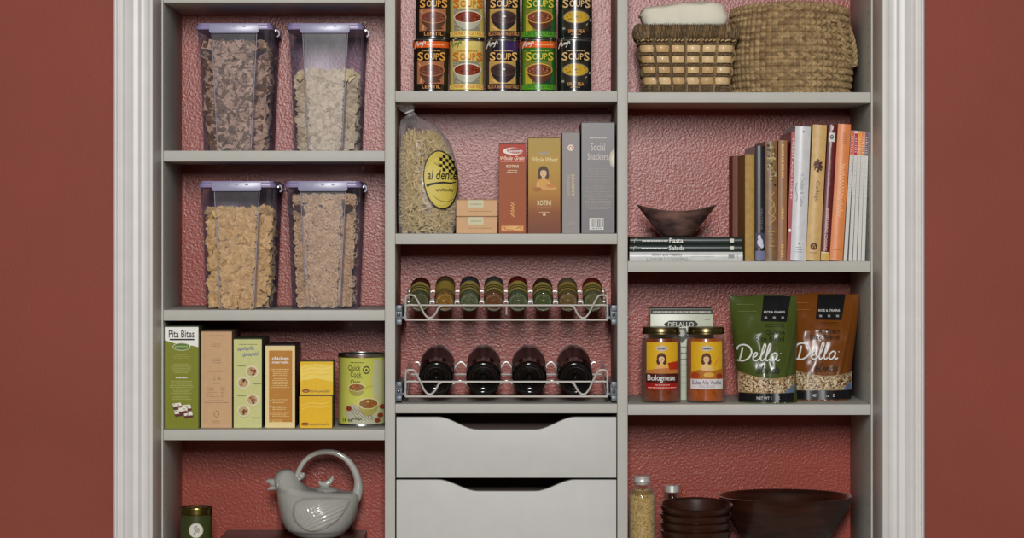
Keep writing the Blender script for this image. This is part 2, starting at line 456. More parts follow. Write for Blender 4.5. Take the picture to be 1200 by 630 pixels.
    def piece_geo():
        if piece == 'ring':
            b = []; F = []; n1, n2 = 10, 5; Rr = r.uniform(.0039, .0046); rr_ = .0015
            for i in range(n1):
                for j in range(n2):
                    A = 2*PI*i/n1; B = 2*PI*j/n2; b.append(((Rr+rr_*math.cos(B))*math.cos(A), (Rr+rr_*math.cos(B))*math.sin(A), rr_*1.1*math.sin(B)))
            for i in range(n1):
                for j in range(n2): F.append((i*n2+j, ((i+1) % n1)*n2+j, ((i+1) % n1)*n2+(j+1) % n2, i*n2+(j+1) % n2))
            return b, F
        s1 = r.uniform(.0065, .0085) if piece != 'flake' else r.uniform(.005, .0105); s2 = s1*r.uniform(.8, 1.1); th = .0022 if piece == 'pillow' else .0009
        b = [(-s1, -s2, 0), (0, -s2, 0), (s1, -s2, 0), (-s1, 0, 0), (0, 0, th*1.6), (s1, 0, 0), (-s1, s2, 0), (0, s2, 0), (s1, s2, 0), (0, 0, -th*1.6)]
        if piece == 'flake': b = [(x*r.uniform(.7, 1.1), y*r.uniform(.7, 1.1), z+r.uniform(-.0025, .0025)) for x, y, z in b]
        F = [(0, 1, 4, 3), (1, 2, 5, 4), (3, 4, 7, 6), (4, 5, 8, 7), (0, 9, 2, 1), (0, 3, 6, 9), (2, 9, 8, 5), (6, 7, 8, 9)]
        return b, F
    for i in range(n):
        top = r.random() < 0.10
        z = zf-0.003+r.uniform(-.006, .003) if top else r.uniform(.007, zf)
        s = sect(min(z, zl-.001), 0.0035); m_ = len(s)//2; s_lo = sect(max(0, min(z, zl-.001)-.012), 0.0035)
        if top: x = r.uniform(-1, 1)*30*k; y = r.uniform(0.005, .19)
        else:
            pr = r.random()
            if pr < 0.50: x = r.uniform(-1, 1)*(s[m_][0]-.006); y = s[m_][1]+r.uniform(.003, .008)
            elif pr < 0.85: sd = r.choice((-1, 1)); x = sd*r.uniform(s[m_][0]-.004, s[m_+6][0]-.008); y = max(s[m_+3][1], s_lo[m_+3][1])+r.uniform(.003, .008)
            elif pr < .95: sd = r.choice((-1, 1)); x = sd*(s[m_+6][0]-.008); y = r.uniform(s[m_+6][1]+.008, .185)
            else: sd = r.choice((-1, 1)); x = sd*(s[m_][0]-.007); y = r.uniform(.008, .03)
        if piece == 'ring' and not top:
            if i < n*.8:
                for _t in range(12):
                    if all((x-a_)**2+(z-c_)**2 > .0098**2 for a_, c_ in spots): break
                    z = r.uniform(.007, zf); s = sect(min(z, zl-.001), .0035); s_lo = sect(max(0, min(z, zl-.001)-.012), .0035)
                    if r.random() < .55: x = r.uniform(-1, 1)*(s[m_][0]-.006); y = s[m_][1]+.004
                    else: sd = r.choice((-1, 1)); x = sd*r.uniform(s[m_][0]-.004, s[m_+6][0]-.008); y = max(s[m_+3][1], s_lo[m_+3][1])+.004
                else: y += .005
                spots.append((x, z))
            else: y += .006
        b, F = piece_geo()
        tilt = r.gauss(0, 0.4 if piece != 'ring' else .22)
        M = Matrix.Translation((x, y, z)) @ Matrix.Rotation(PI/2+tilt, 4, 'X') @ Matrix.Rotation(r.gauss(0, .35), 4, 'Y') @ Matrix.Rotation(r.uniform(0, 6.28), 4, 'Z')
        mb.faces(b, F, r.choice(cols[1:]), M)
    tag(mb.build('dry_cereal', loc=root.location.copy(), recalc=False, angle=60), stuff_label, 'cereal', kind='stuff')
    return root
def tone(nm, base, n=3, seed=1, rough=.7, sp=18):
    r = random.Random(seed); return [mat('%s_%d' % (nm, i), tuple(max(0, min(255, c+r.uniform(-sp, sp) if False else c+d)) for c, d in zip(base, [r.uniform(-sp, sp)]*3)), rough, var=0.15, scale=200) for i in range(n+1)]
canister(274.5, 27, ZL[1], 0.035, 'clear lilac-lidded canister of brown flakes, upper left of the four', 'brown flakes filling the upper left canister nearly to its lid', 51, 'flake', tone('brown_flake', (150, 118, 88), 5, 2, sp=52), 3, 1500)
canister(381, 27, ZL[1], 0.035, 'clear lilac-lidded canister of pale cereal squares, upper right of the four', 'pale cream cereal squares in the upper right canister', 84, 'pillow', tone('pale_cereal', (206, 190, 152), 5, 3, sp=34), 4, 1100)
canister(277.5, 212, ZL[2], 0.02, 'clear lilac-lidded canister of golden cereal squares, lower left of the four', 'golden tan woven cereal squares in the lower left canister', 246, 'flake', tone('golden_cereal', (196, 160, 92), 5, 5, sp=40), 6, 1400)
canister(378.5, 212, ZL[2], 0.02, 'clear lilac-lidded canister of ring cereal, lower right of the four', 'tan oat rings filling the lower right canister', 229, 'ring', tone('oat_ring', (214, 184, 140), 5, 6, sp=20), 7, 2000)

# ================================================================== CARTONS
def carton(name, label, cat, x0, x1, yt, zb, yd, dp, base, art=None, group=None, side=None, rz=0, tp=None):
    k = K(yd); w = (x1-x0)*k/2; h = Z(yt, yd)-zb
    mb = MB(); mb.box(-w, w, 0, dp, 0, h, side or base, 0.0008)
    cx = (x0+x1)/2; oy = PY(zb, yd)
    a = Art(k, cx, oy)
    a.rect(x0+.4, yt+.5, x1-.4, oy-.5, base)
    if art: art(a, x0, yt, x1, oy)
    a.place(mb, flat(0.0))
    o = mb.build(name, loc=(X(cx, yd), yd, zb), recalc=False); o.rotation_euler.z = rz
    tag(o, label, cat, group)
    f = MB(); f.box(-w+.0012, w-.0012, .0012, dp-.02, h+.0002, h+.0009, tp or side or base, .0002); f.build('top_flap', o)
    return o

W_ = ink(238, 238, 232); K_ = ink(28, 26, 26); 
def art_pita(a, x0, y0, x1, y1):
    a.poly([(x0+.4, y0+.5), (x1-.4, y0+.5), (x1-.4, y0+24), (x1-8, y0+22), ((x0+x1)/2+4, y0+22.5), ((x0+x1)/2-8, y0+19.5), (x0+.4, y0+16)], W_)
    a.text('Pita Bites', x0+5, y0+4, x1-5, y0+13, K_, bold=.012); a.rect(x0+6, y0+14.2, x1-5, y0+16, K_)
    a.ell((x0+x1)/2, y0+23.5, 10.5, 4.6, ink(200, 205, 170)); a.ell((x0+x1)/2, y0+23.5, 9.6, 3.8, ink(86, 120, 52))
    a.lines(x0+12, y0+22, x1-12, y0+25.5, 2, ink(190, 205, 140), .8)
    lt = ink(174, 178, 104)
    a.lines(x0+9, y0+32, x1-9, y0+38, 3, lt, .5, 'c', 3)
    a.lines(x0+6, y0+43, x1-6, y0+55, 7, lt, .7, 'c', 4); a.lines(x0+9, y0+59, x1-9, y0+61, 1, W_, .9, 'c')
    a.lines(x0+6, y0+63, x1-6, y0+86, 13, lt, .75, 'c', 6)
    r = random.Random(2)
    for (px, py) in ((15, 93), (26, 95), (17, 101), (28, 103), (22, 98)):
        a.poly([(x0+px-5.5, y0+py-3), (x0+px+4, y0+py-4), (x0+px+6, y0+py+3), (x0+px-4, y0+py+4.5)], ink(232, 228, 215))
        a.poly([(x0+px-5.5, y0+py+1.5), (x0+px+6, y0+py+.5), (x0+px+6, y0+py+3), (x0+px-4, y0+py+4.5)], ink(92, 40, 40))
        for _ in range(4): a.ell(x0+px+r.uniform(-4, 4), y0+py+r.uniform(-2.5, 1), .9, .6, ink(150, 110, 90), 8)
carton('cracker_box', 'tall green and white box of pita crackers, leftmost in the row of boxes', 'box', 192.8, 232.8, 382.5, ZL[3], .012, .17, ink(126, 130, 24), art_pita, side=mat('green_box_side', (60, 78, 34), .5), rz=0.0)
def art_kraft(a, x0, y0, x1, y1):
    d = ink(150, 112, 82); m = (x0+x1)/2
    for (yy, n, hw) in ((4, 1, 13), (14, 2, 8), (31, 3, 9), (46, 1, 11), (60, 1, 5), (80, 2, 15)): a.lines(m-hw, y0+yy, m+hw, y0+yy+n*2.4, n, d, .6, 'c', yy)
    a.text('2 lb', m-4, y0+53, m+5, y0+57, d); a.lines(m-11, y0+65, m+2, y0+78, 5, d, .5, 'l', 8); a.lines(m+5, y0+65, m+11, y0+78, 5, d, .5, 'l', 9)
    a.stroke([(m, y0+93), (m-3, y0+97), (m, y0+100.5), (m+3, y0+97), (m, y0+93)], .7, d); a.lines(m-7, y0+104, m+7, y0+108, 2, d, .5, 'c')
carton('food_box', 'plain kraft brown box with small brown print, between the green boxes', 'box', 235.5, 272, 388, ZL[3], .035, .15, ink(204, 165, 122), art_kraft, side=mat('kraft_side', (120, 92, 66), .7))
def snack(a, cx, cy, r, seed):
    q = random.Random(seed); a.ell(cx, cy, r, r*.93, ink(226, 216, 180)); a.ell(cx-.3, cy+.2, r*.78, r*.7, ink(190, 168, 120))
    for _ in range(9):
        t = q.uniform(0, 6.28); d = q.uniform(0, r*.5); a.ell(cx+d*math.cos(t), cy+d*math.sin(t), q.uniform(1, 2), q.uniform(.8, 1.6), ink(*q.choice(((120, 40, 28), (160, 70, 36), (80, 44, 26), (190, 120, 70)))), 9)
def art_app(a, x0, y0, x1, y1):
    m = (x0+x1)/2; a.lines(m-10, y0+5, m+11, y0+8, 1, ink(110, 120, 70), .8)
    b = ink(108, 122, 150); a.scribble(m-12, m+7, y0+12, 5, b, .7, 3, 1.5); a.scribble(m-6, m+12, y0+19, 5, b, .7, 5, 2)
    for (dx, dy, s) in ((5, 38, 1), (-5, 51, 2), (6, 71, 3), (-4.5, 84, 4)): snack(a, m+dx, y0+dy, 7.6, s)
    for (dx, dy) in ((-12, 30), (6, 51), (-12, 65), (5, 91)): a.lines(m+dx, y0+dy, m+dx+10, y0+dy+2, 1, ink(130, 130, 80), .8)
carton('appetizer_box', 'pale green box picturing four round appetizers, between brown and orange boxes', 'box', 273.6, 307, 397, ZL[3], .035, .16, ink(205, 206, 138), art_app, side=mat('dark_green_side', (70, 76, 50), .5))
def art_chk(a, x0, y0, x1, y1):
    m = (x0+x1)/2; a.rect(x0+4.5, y0+6, x1-3.5, y1-7, ink(188, 128, 44)); lt = ink(236, 206, 140)
    a.text('chicken', m-9.5, y0+13, m+10, y0+17, W_, bold=.02); a.text('marsala', m-9.5, y0+18, m+10, y0+21, W_, bold=.02)
    a.lines(m-9, y0+9, m+9, y0+11, 1, lt, .6, 'c'); a.lines(m-11, y0+27, m+11, y0+29, 1, lt, .9); a.lines(m-11, y0+30, m+11, y0+52, 11, lt, .7, 'c', 5)
    a.lines(m-8, y0+57, m+2, y0+59, 1, lt, .7)
    for i in range(4): a.ell(m-11, y0+64+i*8, .8, .8, W_, 8); a.lines(m-9, y0+62.5+i*8, m+11, y0+68+i*8, 3, lt, .7, 'l', i)
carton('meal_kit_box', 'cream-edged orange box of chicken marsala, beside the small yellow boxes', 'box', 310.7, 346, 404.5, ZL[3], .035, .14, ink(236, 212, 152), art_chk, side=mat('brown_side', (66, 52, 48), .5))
def art_yel(seed):
    def f(a, x0, y0, x1, y1):
        if seed == 1: a.poly([(x0+.5, y0+6), ((x0+x1)/2, y0+3), (x1-.5, y0+5), (x1-.5, y0+24), ((x0+x1)/2, y0+20), (x0+.5, y0+23)], ink(244, 216, 96))
        q = random.Random(seed)
        for i in range(5): 
            yy = y0+6+i*2.2+(seed-1)*.0; a.stroke([(x0+3, yy+3), (x0+14, yy), (x0+26, yy+1), (x1-3, yy-1)], .5, ink(250, 226, 120) if i % 2 else ink(236, 190, 30))
        a.ell(x0+7, y1-5, 4.6, 2, ink(140, 66, 24)); a.lines(x0+4, y1-5.6, x0+10, y1-4, 1, ink(230, 190, 90), .7)
        a.scribble(x0+12, x1-4, y1-4.5, 3, ink(130, 110, 60), .55, seed+4)
    return f
carton('food_box', 'small bright yellow box, the lower one of the stacked pair', 'box', 350.5, 389.5, 463.5, ZL[3], .03, .07, ink(234, 186, 22), art_yel(2), 'stacked yellow boxes', side=mat('yellow_box_side', (88, 74, 24), .5))
carton('food_box', 'small yellow box with a pale band, the upper one of the stacked pair', 'box', 351.5, 390.5, 423, Z(463.5, .03)+.001, .032, .07, ink(234, 190, 34), art_yel(1), 'stacked yellow boxes', side=mat('yellow_box_side', (88, 74, 24), .5))

# oat canister
def oat_can():
    yd = .052; k = K(yd); cx = 422.7; r_ = 27.4*k; zb = ZL[3]; h = Z(414, yd)-zb
    root = empty('oat_canister', (X(cx, yd), yd+r_*0.72, zb), 'yellow-green canister of quick cook oats at the right end of the box row', 'can')
    yel = ink(204, 206, 96)
    mb = MB(); mb.lathe([(r_-.002, .0), (r_, .002), (r_+.0004, .004), (r_-.0006, .007, yel), (r_-.0006, h-.008, STEEL), (r_+.0006, h-.006), (r_+.0004, h-.001), (r_-.002, h), (r_-.003, h-.004), (0.0001, h-.004)], STEEL, 56)
    oy = PY(zb, yd); a = Art(k, cx, oy); g = ink(70, 76, 40); y0 = 414
    a.poly([(438, y0+7), (449.5, y0+8), (449.5, y1_ := y0+80), (440, y0+80), (436, y0+36)], ink(196, 196, 150))
    a.lines(411, y0+9, 427, y0+12, 1, g, .9)
    a.text('Quick', 408.5, y0+13, 423, y0+21, g, bold=.01); a.text('Cook', 411, y0+21, 424, y0+27, g, bold=.01); a.text('Oats', 411, y0+30, 422.5, y0+36, g, bold=.01)
    a.lines(415, y0+27.5, 425, y0+29.5, 1, g, .6)
    a.ell(429.5, y0+19, 4.2, 4.6, g); a.ell(429.5, y0+19, 2.8, 3, yel); a.ell(429.5, y0+19, 1.4, 1.5, g)
    def bowl(x, y, rx, ry, hh):
        a.poly([(x-rx, y), (x-rx*.8, y+hh*.6), (x-rx*.35, y+hh), (x+rx*.35, y+hh), (x+rx*.8, y+hh*.6), (x+rx, y)], ink(168, 160, 84))
        a.ell(x, y, rx, ry, ink(216, 206, 140)); a.ell(x, y+.3, rx*.86, ry*.8, ink(140, 100, 50))
        q = random.Random(int(x))
        for _ in range(10): a.ell(x+q.uniform(-.6, .6)*rx, y+q.uniform(-.5, .5)*ry, q.uniform(.8, 1.8), q.uniform(.6, 1.2), ink(*q.choice(((190, 110, 60), (222, 190, 120), (160, 70, 36)))), 8)
    a.poly([(405, y0+70), (412, y0+58), (436, y0+66), (448, y0+82), (410, y0+82)], ink(188, 186, 160))
    for i in range(6): a.stroke([(407+i*4, y0+61+i), (421+i*4, y0+78)], .7, ink(120, 110, 96), 0)
    bowl(418.5, y0+39, 10, 5, 10); a.stroke([(426, y0+40), (436, y0+37)], 1.4, ink(196, 190, 80)); bowl(431.5, y0+58, 11.5, 7, 14)
    for (x, y) in ((410, y0+64), (444, y0+72), (446, y0+62), (441, y0+78)): a.ell(x, y, 3, 2.6, ink(140, 58, 34))
    a.text('16 oz', 403.5, y0+75, 414, y0+79, g, bold=.02); a.scribble(414, 424, y0+76, 3, g, .6, 2)
    a.place(mb, cyl(r_-.0006), .0035)
    o = mb.build('can_body', root, recalc=False)
    mb = MB(); mb.lathe([(r_-.0032, h-.0035), (r_-.0032, h-.0015), (r_*.8, h-.0015), (r_*.78, h-.0025), (.0001, h-.0025)], STEEL, 40); mb.build('lid', root)
oat_can()

# mid column cartons
def art_small(a, x0, y0, x1, y1):
    a.rect(x0+14.5, y0+.3, x0+32, y0+9, ink(206, 202, 166)); a.lines(x0+17, y0+4, x0+30, y0+6, 1, ink(150, 140, 100), 1)
    a.lines(x0+14, y0+12, x1-6, y0+15, 1, ink(170, 130, 84), 1)
KR = mat('kraft_side', (120, 92, 66), .7)
carton('food_box', 'flat tan box with a pale label, the lower of two beside the pasta bag', 'box', 534.5, 582.5, 253.9, ZM[1], .03, .09, ink(208, 164, 116), art_small, 'stacked flat tan boxes', side=mat('tan_box_side', (170, 132, 92), .6))
carton('food_box', 'flat tan box with a pale label, the upper of two beside the pasta bag', 'box', 534.5, 582.5, 234, Z(253.9, .03)+.001, .03, .09, ink(210, 166, 118), art_small, 'stacked flat tan boxes', side=mat('tan_box_side', (170, 132, 92), .6))
CR = ink(244, 226, 198)
def art_orange(a, x0, y0, x1, y1):
    a.rect(x0+.4, y0+.5, x1-.4, y0+22, ink(176, 54, 24)); a.ell(x0+17, y0+8.5, 12, 4.2, ink(238, 230, 222)); a.ell(x0+20, y0+8, 10.5, 3.3, ink(170, 60, 50)); 
    a.text('Racconto', x0+11, y0+6.4, x0+28, y0+10, W_, .2, .02)
    a.text('Whole Grain', x0+2, y0+14.3, x1-2, y0+19, CR, .35, .01); a.stroke([(x0+2, y0+20.5), (x1-2, y0+20.5)], .4, CR, 0)
    a.text('ROTINI', x0+9, y0+24.5, x0+23, y0+28, CR, bold=.02); a.lines(x0+7, y0+30, x0+25, y0+34, 2, CR, .6, 'c')
    for i in range(5):
        yy = y0+68+i*3.4; a.stroke([(x0+14, yy), (x0+17, yy+2.5), (x0+18, yy+4)], 1.0, ink(232, 180, 110)); a.stroke([(x0+18, yy), (x0+15, yy+3.5)], .8, ink(210, 140, 70))
    a.rect(x0+3, y1-9, x1-3, y1-2.5, ink(222, 158, 84))
    q = random.Random(3)
    for _ in range(14): a.stroke([(q.uniform(x0+4, x1-6), q.uniform(y1-8.5, y1-4)) for _ in range(2)], .8, ink(*q.choice(((244, 206, 130), (190, 110, 50), (236, 190, 120)))), 0)
carton('pasta_box', 'slim orange-red box of whole grain rotini, beside the gold box', 'box', 584.5, 616.5, 168.5, ZM[1], .03, .09, ink(160, 76, 20), art_orange, 'pasta boxes', side=mat('red_side', (110, 40, 20), .5))
def girl(a, cx, cy, s, dress=(222, 176, 92), hair=(74, 48, 28)):
    sk = ink(224, 184, 138); hr = ink(*hair)
    a.ell(cx, cy, 5.6*s, 6.4*s, hr); a.ell(cx-3.2*s, cy+4*s, 2.8*s, 4*s, hr); a.ell(cx+3.2*s, cy+4*s, 2.8*s, 4*s, hr)
    a.poly([(cx-1.4*s, cy+4*s), (cx+1.4*s, cy+4*s), (cx+1.8*s, cy+8*s), (cx-1.8*s, cy+8*s)], sk)
    a.poly([(cx-2*s, cy+7*s), (cx+2*s, cy+7*s), (cx+6.5*s, cy+9.5*s), (cx+8*s, cy+18*s), (cx-8*s, cy+18*s), (cx-6.5*s, cy+9.5*s)], ink(*dress))
    a.ell(cx, cy+1.2*s, 3.4*s, 4.3*s, sk)
    a.poly([(cx-3.4*s, cy-.5*s), (cx-2.5*s, cy-3.6*s), (cx+2.5*s, cy-3.6*s), (cx+3.4*s, cy-.5*s), (cx+1.5*s, cy-2*s), (cx-1.5*s, cy-2*s)], hr)
    dk = ink(60, 38, 26)
    a.ell(cx-1.4*s, cy+.7*s, .55*s, .35*s, dk, 8); a.ell(cx+1.4*s, cy+.7*s, .55*s, .35*s, dk, 8); a.ell(cx, cy+3.3*s, .8*s, .3*s, ink(170, 80, 60), 8)
    a.stroke([(cx-6*s, cy+11*s), (cx-5*s, cy+16*s), (cx+1*s, cy+15.5*s)], 1.9*s, sk); a.stroke([(cx+6*s, cy+11*s), (cx+4*s, cy+15*s), (cx-1*s, cy+14.5*s)], 1.8*s, sk)
def gradbox(name, stops):
    """printed vertical blend of inks on a carton front (object z, metres)"""
    m = mat(name, stops[0][1], .45, var=.05, spec=.22); nt = m.node_tree; b = nt.nodes['Principled BSDF']
    tc = nt.nodes.new('ShaderNodeTexCoord'); sp = nt.nodes.new('ShaderNodeSeparateXYZ'); nt.links.new(tc.outputs['Object'], sp.inputs[0])
    mr = nt.nodes.new('ShaderNodeMapRange'); mr.inputs[2].default_value = .18; nt.links.new(sp.outputs[2], mr.inputs[0])
    cr = nt.nodes.new('ShaderNodeValToRGB'); nt.links.new(mr.outputs[0], cr.inputs[0])
    e = cr.color_ramp.elements; e[0].position = stops[0][0]; e[0].color = (*lin(stops[0][1]), 1); e[1].position = stops[-1][0]; e[1].color = (*lin(stops[-1][1]), 1)
    for p, c in stops[1:-1]:
        q = e.new(p); q.color = (*lin(c), 1)
    nt.links.new(cr.outputs[0], b.inputs['Base Color']); return m
GBX = gradbox('gold_box_print', [(0, (116, 58, 24)), (.22, (140, 76, 26)), (.42, (178, 124, 36)), (.7, (184, 146, 52)), (1, (176, 148, 70))])
def art_gold(a, x0, y0, x1, y1):
    m = (x0+x1)/2; a.text('DAVINCI', m-6.5, y0+16, m+6, y0+19.5, ink(150, 160, 170), bold=.02)
    a.text('Whole Wheat', m-15, y0+22.5, m+16, y0+28, ink(240, 216, 160), .25, .005)
    girl(a, m-1, y0+40, 1.12, (214, 160, 76)); a.ell(m+3, y0+58.5, 12, 3.2, ink(214, 158, 86)); a.ell(m+8, y0+56, 6, 2.4, ink(196, 130, 60)); a.ell(m-8, y0+60, 5, 2.2, ink(170, 100, 40))
    a.text('ROTINI', m-8, y0+73, m+8, y0+79, ink(244, 226, 178), bold=.005); a.lines(m-14, y0+81, m+14, y0+83, 1, CR, .6, 'c'); a.lines(m-6, y0+86, m+6, y0+88, 1, CR, .6); a.ell(m, y0+90, 2, 1.5, ink(220, 180, 130))
carton('pasta_box', 'gold box of whole wheat rotini picturing a girl, among the pasta boxes', 'box', 618.8, 656.8, 161.5, ZM[1], .03, .10, GBX, art_gold, 'pasta boxes', side=mat('gold_side', (120, 90, 36), .5))
def art_sav(a, x0, y0, x1, y1):
    m = (x0+x1)/2; a.ell(m-.3, y0+18, 3.7, 3.7, ink(238, 222, 210)); a.ell(m-.3, y0+18, 2.2, 2.2, ink(206, 120, 90)); a.ell(m-.3, y0+18, 1.2, 1.2, W_)
    c = ink(214, 200, 150); a.text('SAVORY', m+.5, y0+49, m+4.2, y0+75, c, rot=-90, bold=.015); a.lines(m-4, y0+50, m-1, y0+74, 12, c, .6); a.lines(m-7, y0+105, m+7, y0+109, 2, ink(180, 176, 170), .5, 'c')
carton('cracker_box', 'thin plain grey box with a round sticker, left of the tallest grey box', 'box', 658.8, 679.5, 155, ZM[1], .028, .12, ink(148, 142, 140), art_sav, side=mat('grey_side', (120, 116, 114), .5))
def art_soc(a, x0, y0, x1, y1):
    m = (x0+x1)/2; c = ink(214, 208, 200); a.lines(m-10, y0+17, m+10, y0+19, 1, c, 1)
    a.text('Social', m-8.5, y0+24, m+8, y0+33, c); a.text('Snackers', m-12.5, y0+36, m+12, y0+43.5, c)
    a.poly([(x1-.5, y0+30), (x1-5, y0+35), (x1-7, y0+42), (x1-5, y0+50), (x1-.5, y0+53)], ink(196, 190, 170)); a.poly([(x1-.5, y0+33), (x1-3.5, y0+38), (x1-4.5, y0+43), (x1-3, y0+48), (x1-.5, y0+50)], ink(222, 216, 196))
    a.lines(m-16, y0+53, m+16, y0+102, 22, ink(160, 154, 150), .8, 'c', 7)
    a.rect(x0+9.5, y1-18, x0+26, y1-4.5, W_)
    q = random.Random(4); x = x0+10.7
    while x < x0+24.5: w = q.choice((.4, .7, 1.0)); a.rect(x, y1-17, x+w, y1-7, K_); x += w+q.choice((.5, .8))
    a.lines(x0+11, y1-6.6, x0+24, y1-5, 1, K_, .7)
carton('cracker_box', 'tallest dark grey box, reading Social Snackers, at the right end of the shelf', 'box', 681.3, 720.5, 143.5, ZM[1], .028, .13, ink(112, 108, 108, .3), art_soc, side=mat('dark_grey_side', (56, 54, 54), .45), tp=mat('silver_flap', (120, 118, 118), .4))

# ================================================================== SOUP CANS
def soup_can(i, row, cx, yd, zb):
    k = K(yd); r_ = 20.6*k; h = 61.8*k
    kinds = [('black and orange banded lentil soup can', (30, 24, 22), (232, 170, 84), 'LENTIL', (120, 66, 50), (96, 62, 44), (222, 160, 88)),
             ('cream yellow labelled vegetable soup can', (222, 202, 110), (214, 120, 40), 'CHUNKY VEGETABLE', (134, 54, 30), (184, 184, 160), (200, 90, 40)),
             ('purple-black labelled black bean soup can', (36, 26, 40), (236, 190, 110), 'BLACK BEAN VEGETABLE', (66, 46, 44), (48, 36, 40), (214, 150, 90)),
             ('green labelled lentil vegetable soup can', (52, 116, 38), (224, 204, 70), 'LENTIL VEGETABLE', (128, 66, 42), (96, 52, 30), (190, 206, 90)),
             ('black labelled split pea soup can', (24, 24, 26), (226, 190, 130), 'SPLIT PEA', (206, 168, 46), (50, 44, 38), (216, 160, 90))]
    nm, bc, tc_, name, soup, bowlc, namec = kinds[i]
    lab = '%s, %s row of the stack' % (nm, 'bottom' if row == 0 else 'top')
    root = empty('soup_can', (X(cx, yd), yd+r_, zb), lab, 'can', 'stacked soup cans')
    mb = MB(); mb.lathe([(r_-.0016, 0), (r_-.0002, .0006), (r_, .002), (r_-.001, .0032), (r_-.001, h-.0032), (r_, h-.002), (r_-.0002, h-.0006), (r_-.0016, h), (r_-.0022, h-.003), (.0001, h-.003)], STEEL, 48)
    mb.build('tin', root)
    mb = MB(); base = ink(*bc, .25) if False else mat('can_label_%d' % i, bc, .28, var=.05, coat=.12)
    rl = r_-.0007
    mb.lathe([(rl-.0004, .0034), (rl, .0036), (rl, h-.0036), (rl-.0004, h-.0034)], base, 48, cap=False)
    a = Art(k, 0, 0); bo = -61.8*1.0; T = bo            # y from -61.8 (top) to 0 (bottom)
    gl = lambda *c: mat('glossy_ink_%d_%d_%d' % c, c, .3, var=.04, coat=.12)
    if i == 2: a.rect(3, T+2.6, 20, T+15, gl(58, 40, 92))
    if i == 1: a.rect(-19.5, T+2.6, 20, T+8, gl(226, 208, 120))
    if i == 3: a.rect(-19.9, T+12, -13, -3, gl(120, 146, 40)); 
    # picture panel
    px0, px1, py0, py1 = -15.5, 15.5, T+26, -9.5
    pc = {0: (176, 112, 74), 1: (150, 146, 120), 2: (196, 160, 84), 3: (128, 132, 50), 4: (52, 46, 36)}[i]
    a.rect(px0, py0, px1, py1, gl(*pc))
    q = random.Random(i*7+1)
    if i == 0: a.stroke([(px0+2, py0+2), (px0+6, py0+12), (px0+4, py1-1)], 2.2, gl(214, 160, 120)); a.stroke([(px0+8, py1-1), (px1-4, py1-3)], 2, gl(90, 48, 36))
    if i == 1:
        for _ in range(40): x_, y_ = q.uniform(px0+1, px1-1), q.uniform(py0+1, py1-1); a.rect(x_-.7, y_-.5, x_+.7, y_+.5, gl(*q.choice(((196, 194, 170), (98, 100, 84), (210, 200, 160)))))
    if i == 2: a.stroke([(px1-6, py0+14), (px1-8, py1-1)], 3, gl(222, 176, 100)); a.stroke([(px0+3, py1-5), (px0+10, py1-1)], 2, gl(230, 186, 110))
    if i == 3: a.poly([(px0, py0+6), (px0+8, py1-4), (px0+8, py1), (px0, py1)], gl(196, 178, 50)); a.poly([(px1-14, py1), (px1, py0+12), (px1, py1)], gl(40, 66, 44)); a.stroke([(px1-12, py1-2), (px1-3, py1-10)], .8, gl(150, 160, 150))
    if i == 4: a.ell(px1-3, py1-8, 2.2, 1.2, gl(196, 196, 186), 10, -.6); a.ell(px0+2, py1-3, 1.6, 1.3, gl(170, 170, 160), 10); a.ell(px1+2, py1-13, 1, 1.5, gl(200, 200, 190), 10)
    bx, by = 1.0, T+36
    a.poly([(bx-15, by), (bx-13, by+7), (bx-8, by+13), (bx-4, by+15), (bx+4, by+15), (bx+8, by+13), (bx+13, by+7), (bx+15, by)], gl(*bowlc))
    rim = {0: (196, 128, 84), 1: (222, 216, 190), 2: (92, 66, 62), 3: (222, 178, 74), 4: (150, 140, 110)}[i]
    a.ell(bx, by, 15.2, 7.6, gl(*rim)); a.ell(bx, by+.2, 14, 6.6, gl(*soup))
    for _ in range(22):
        t = q.uniform(0, 6.28); d = math.sqrt(q.random()); c = {0: (156, 100, 76), 1: (190, 92, 40), 2: (96, 66, 60), 3: (190, 132, 96), 4: (178, 140, 30)}[i]
        dk = tuple(int(v*.55) for v in soup)
        a.ell(bx+d*12*math.cos(t), by+d*5.4*math.sin(t), q.uniform(.6, 1.3), q.uniform(.4, .8), gl(*(c if q.random() < .6 else dk)), 8)
    if i in (2, 4): a.ell(bx+.5, by-.5, 1.6, 1, gl(236, 230, 210) if i == 2 else gl(90, 110, 40), 10)
    # lettering
    if row == 0 and i in (0, 3):
        a.rect(-20.2, T+2.6, 20.2, T+10, gl(232, 96, 28)); a.lines(-4, T+5.4, 16, T+7.6, 1, gl(246, 200, 140), 1.1)
    sc = (238, 236, 226) if i != 1 else (110, 130, 60)
    Y = T+9.5
    for pts in ([(-18, Y+4), (-15.5, Y-4), (-13.5, Y-6), (-13, Y), (-12.5, Y+1)], [(-16.5, Y-1), (-12.5, Y-2)], [(-11.5, Y), (-11, Y-3), (-9.5, Y-4), (-9.2, Y-1), (-8.5, Y-4.5), (-7.5, Y-4), (-7.2, Y-1.5)],
                [(-6.5, Y-5), (-5.8, Y-2.5), (-4, Y-5.5), (-5.5, Y), (-7.5, Y+2)], [(-3.4, Y-7), (-3.2, Y-5.8)], [(-.8, Y-6), (-2.4, Y-5.6), (-1, Y-4), (-2.5, Y-3)]): a.stroke([(-17.5+(x_+18)*.72, Y+1.5+(y_-Y-4)*.8) for x_, y_ in pts], .75, gl(*sc))
    a.lines(-9, T+13, 11, T+14.6, 1, gl(*tc_), .8)
    a.text('OUP', -6.6, T+16.6, 9.4, T+24.2, gl(*tc_), bold=.012); a.text('S', -13.8, T+15.2, -7.6, T+25.2, gl(*tc_), bold=.02); a.text('S', 10, T+15.2, 16, T+25.2, gl(*tc_), bold=.02)
    if i == 1: a.rect(-17, -8.6, 17, -2.9, gl(236, 214, 110))
